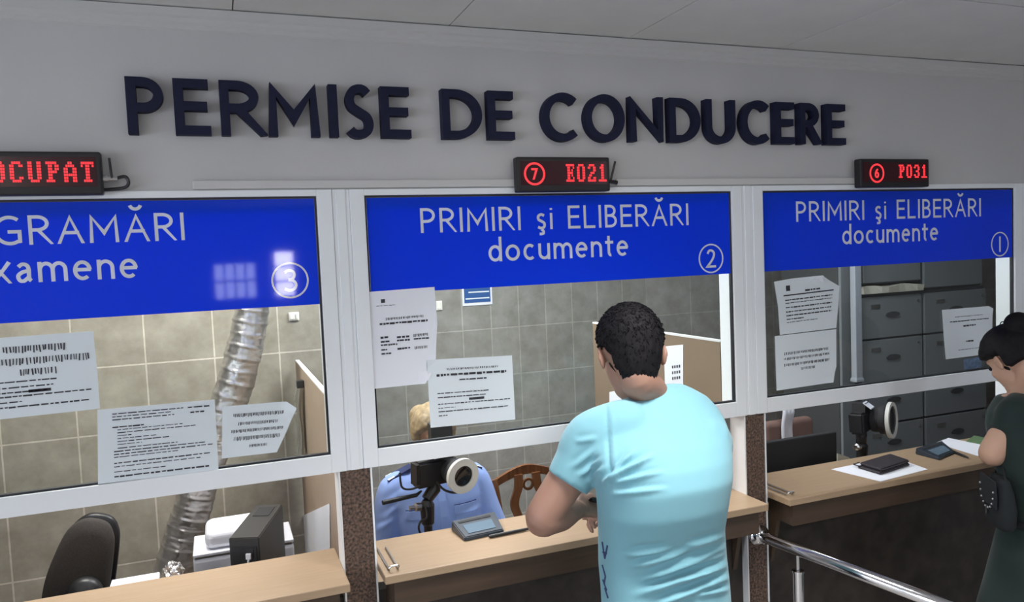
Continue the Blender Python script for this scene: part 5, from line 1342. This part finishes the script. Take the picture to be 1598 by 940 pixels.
for s in (-1, 1):
    x0 = s*.105
    pk = patch_on('breast_pocket', x0-.052, x0+.052, shz-.235, shz-.125, M_SHIRTB, .004)
    patch_on('pocket_flap', x0-.055, x0+.055, shz-.133, shz-.095, M_SHIRTB, .0075, parent=pk)
    patch_on('pocket_piping', x0-.055, x0+.055, shz-.0945, shz-.0905, M_UNIDK, .0055, parent=pk)
patch_on('button_placket', -.016, .016, shz-.40, shz-.0, M_SHIRTB, .003)
for s in (-1, 1):
    a = Vector((OC.x+s*.10, OC.y+.0, shz+.068)); b = Vector((OC.x+s*.215, OC.y+.0, shz+.022))
    d = (b-a); n_ = Vector((-d.z*s, 0, d.x*s)).normalized()
    bm = B(); prism(bm, [a+Vector((0, -.034, 0)), b+Vector((0, -.040, 0)), b+Vector((0, .040, 0)), a+Vector((0, .034, 0))], n_*.006); ep = obj('epaulette', bm, M_UNIDK, OFF)
    bm = B(); q = a+d*.72; r_ = a+d*.96; up = n_*.0065
    prism(bm, [q+Vector((0, -.0385, 0))+up, r_+Vector((0, -.0405, 0))+up, r_+Vector((0, .034, 0))+up, q+Vector((0, .033, 0))+up], n_*.002); obj('rank_bar', bm, M_PAPERW, ep)
for s in (-1, 1):
    bm = B(); P = [Vector((OC.x+s*.012, OC.y-.082, shz+.055)), Vector((OC.x+s*.075, OC.y-.05, shz+.085)), Vector((OC.x+s*.085, OC.y-.085, shz+.04)), Vector((OC.x+s*.040, OC.y-.118, shz+.005))]
    prism(bm, P, (0, -.004, .002)); obj('shirt_collar', bm, M_SHIRTB, OFF)
bm = B()
HCO = at_y(676, 676, YO-.05)
HOm = head_matrix(HCO, PI, math.radians(22), 1.02)
head_into(bm, HOm)
limb(bm, [HOm @ Vector((0, -.03, -.04)), HOm @ Vector((0, -.03, -.09)), Vector((OC.x, OC.y, shz+.03))], [.052, .052, .06], 20)
loft(bm, [oring(z, w*.9, d*.88, dy) for z, w, d, dy in prof_o])
for s in (-1, 1):
    S0, E0, W0 = HO[s]; limb(bm, [S0, E0, W0], [.05, .046, .028], 18)
    hand_into(bm, W0, Vector((-s*.6, -.5, -.3)), Vector((0, -.3, 1)), .92, .35, s)
    hx = OC.x+s*.10; limb(bm, [Vector((hx, OC.y, .50)), Vector((hx, OC.y-.32, .50)), Vector((hx, OC.y-.33, .26)), Vector((hx, OC.y-.30, .06))], [.085, .064, .052, .04], 16)
obj('body', remeshed(bm, .0055, 3), M_SKINW, OFF, smooth=True)
eyes(HOm, OFF, M_SKINW)
bm = B()
loft(bm, [oring(z, w, d) for z, w, d in ((shz-.46, .225, .165), (.50, .23, .17), (.435, .20, .16))])
for s in (-1, 1):
    hx = OC.x+s*.10; limb(bm, [Vector((hx, OC.y, .515)), Vector((hx, OC.y-.32, .51)), Vector((hx, OC.y-.34, .28)), Vector((hx, OC.y-.31, .08))], [.10, .085, .075, .065], 18)
obj('trousers', remeshed(bm, .010, 5), M_UNIDK, OFF, smooth=True)
for s in (-1, 1):
    bm = B(); loft(bm, [sellipse(Vector((OC.x+s*.10, OC.y-.34, z)), .04*k, .12*k, 20, 2.6) for z, k in ((0, .95), (.02, 1.0), (.05, .9), (.08, .62))]); obj('shoe', bm, M_SHOE, OFF, smooth=True)
def off_hair(d):
    front = smooth01(.55, .30, d.y - .55*max(0, d.z)); low = smooth01(-.7, -.5, d.z) if d.y < 0 else smooth01(-.45, -.2, d.z)
    return front*low
bm = hair_shell(HOm, off_hair, .024, .005, 3.5, 100, 64, 8.0)
add_ell(bm, Matrix.Translation(HOm @ Vector((.03, -.115, .02))), (0, 0, 0), (.05, .045, .05), 20, 14)
obj('hair', bm, M_BLONDE, OFF, smooth=True)
# her stool
t = thing('stool', 'plain dark stool under the seated officer in blue', 'stool', (OC.x, OC.y, 0))
bm = B(); lathe(bm, [(.17, .385), (.18, .395), (.18, .415), (.17, .425)], (OC.x, OC.y, 0), (0, 0, 1), 28); obj('seat', bm, M_CHAIRFAB, t)
for k in range(4):
    an = PI/4+k*PI/2; bm = B(); tube(bm, [(OC.x+.12*math.cos(an), OC.y+.12*math.sin(an), .384), (OC.x+.18*math.cos(an), OC.y+.18*math.sin(an), 0)], .013, 10); obj('leg', bm, M_METAL, t)
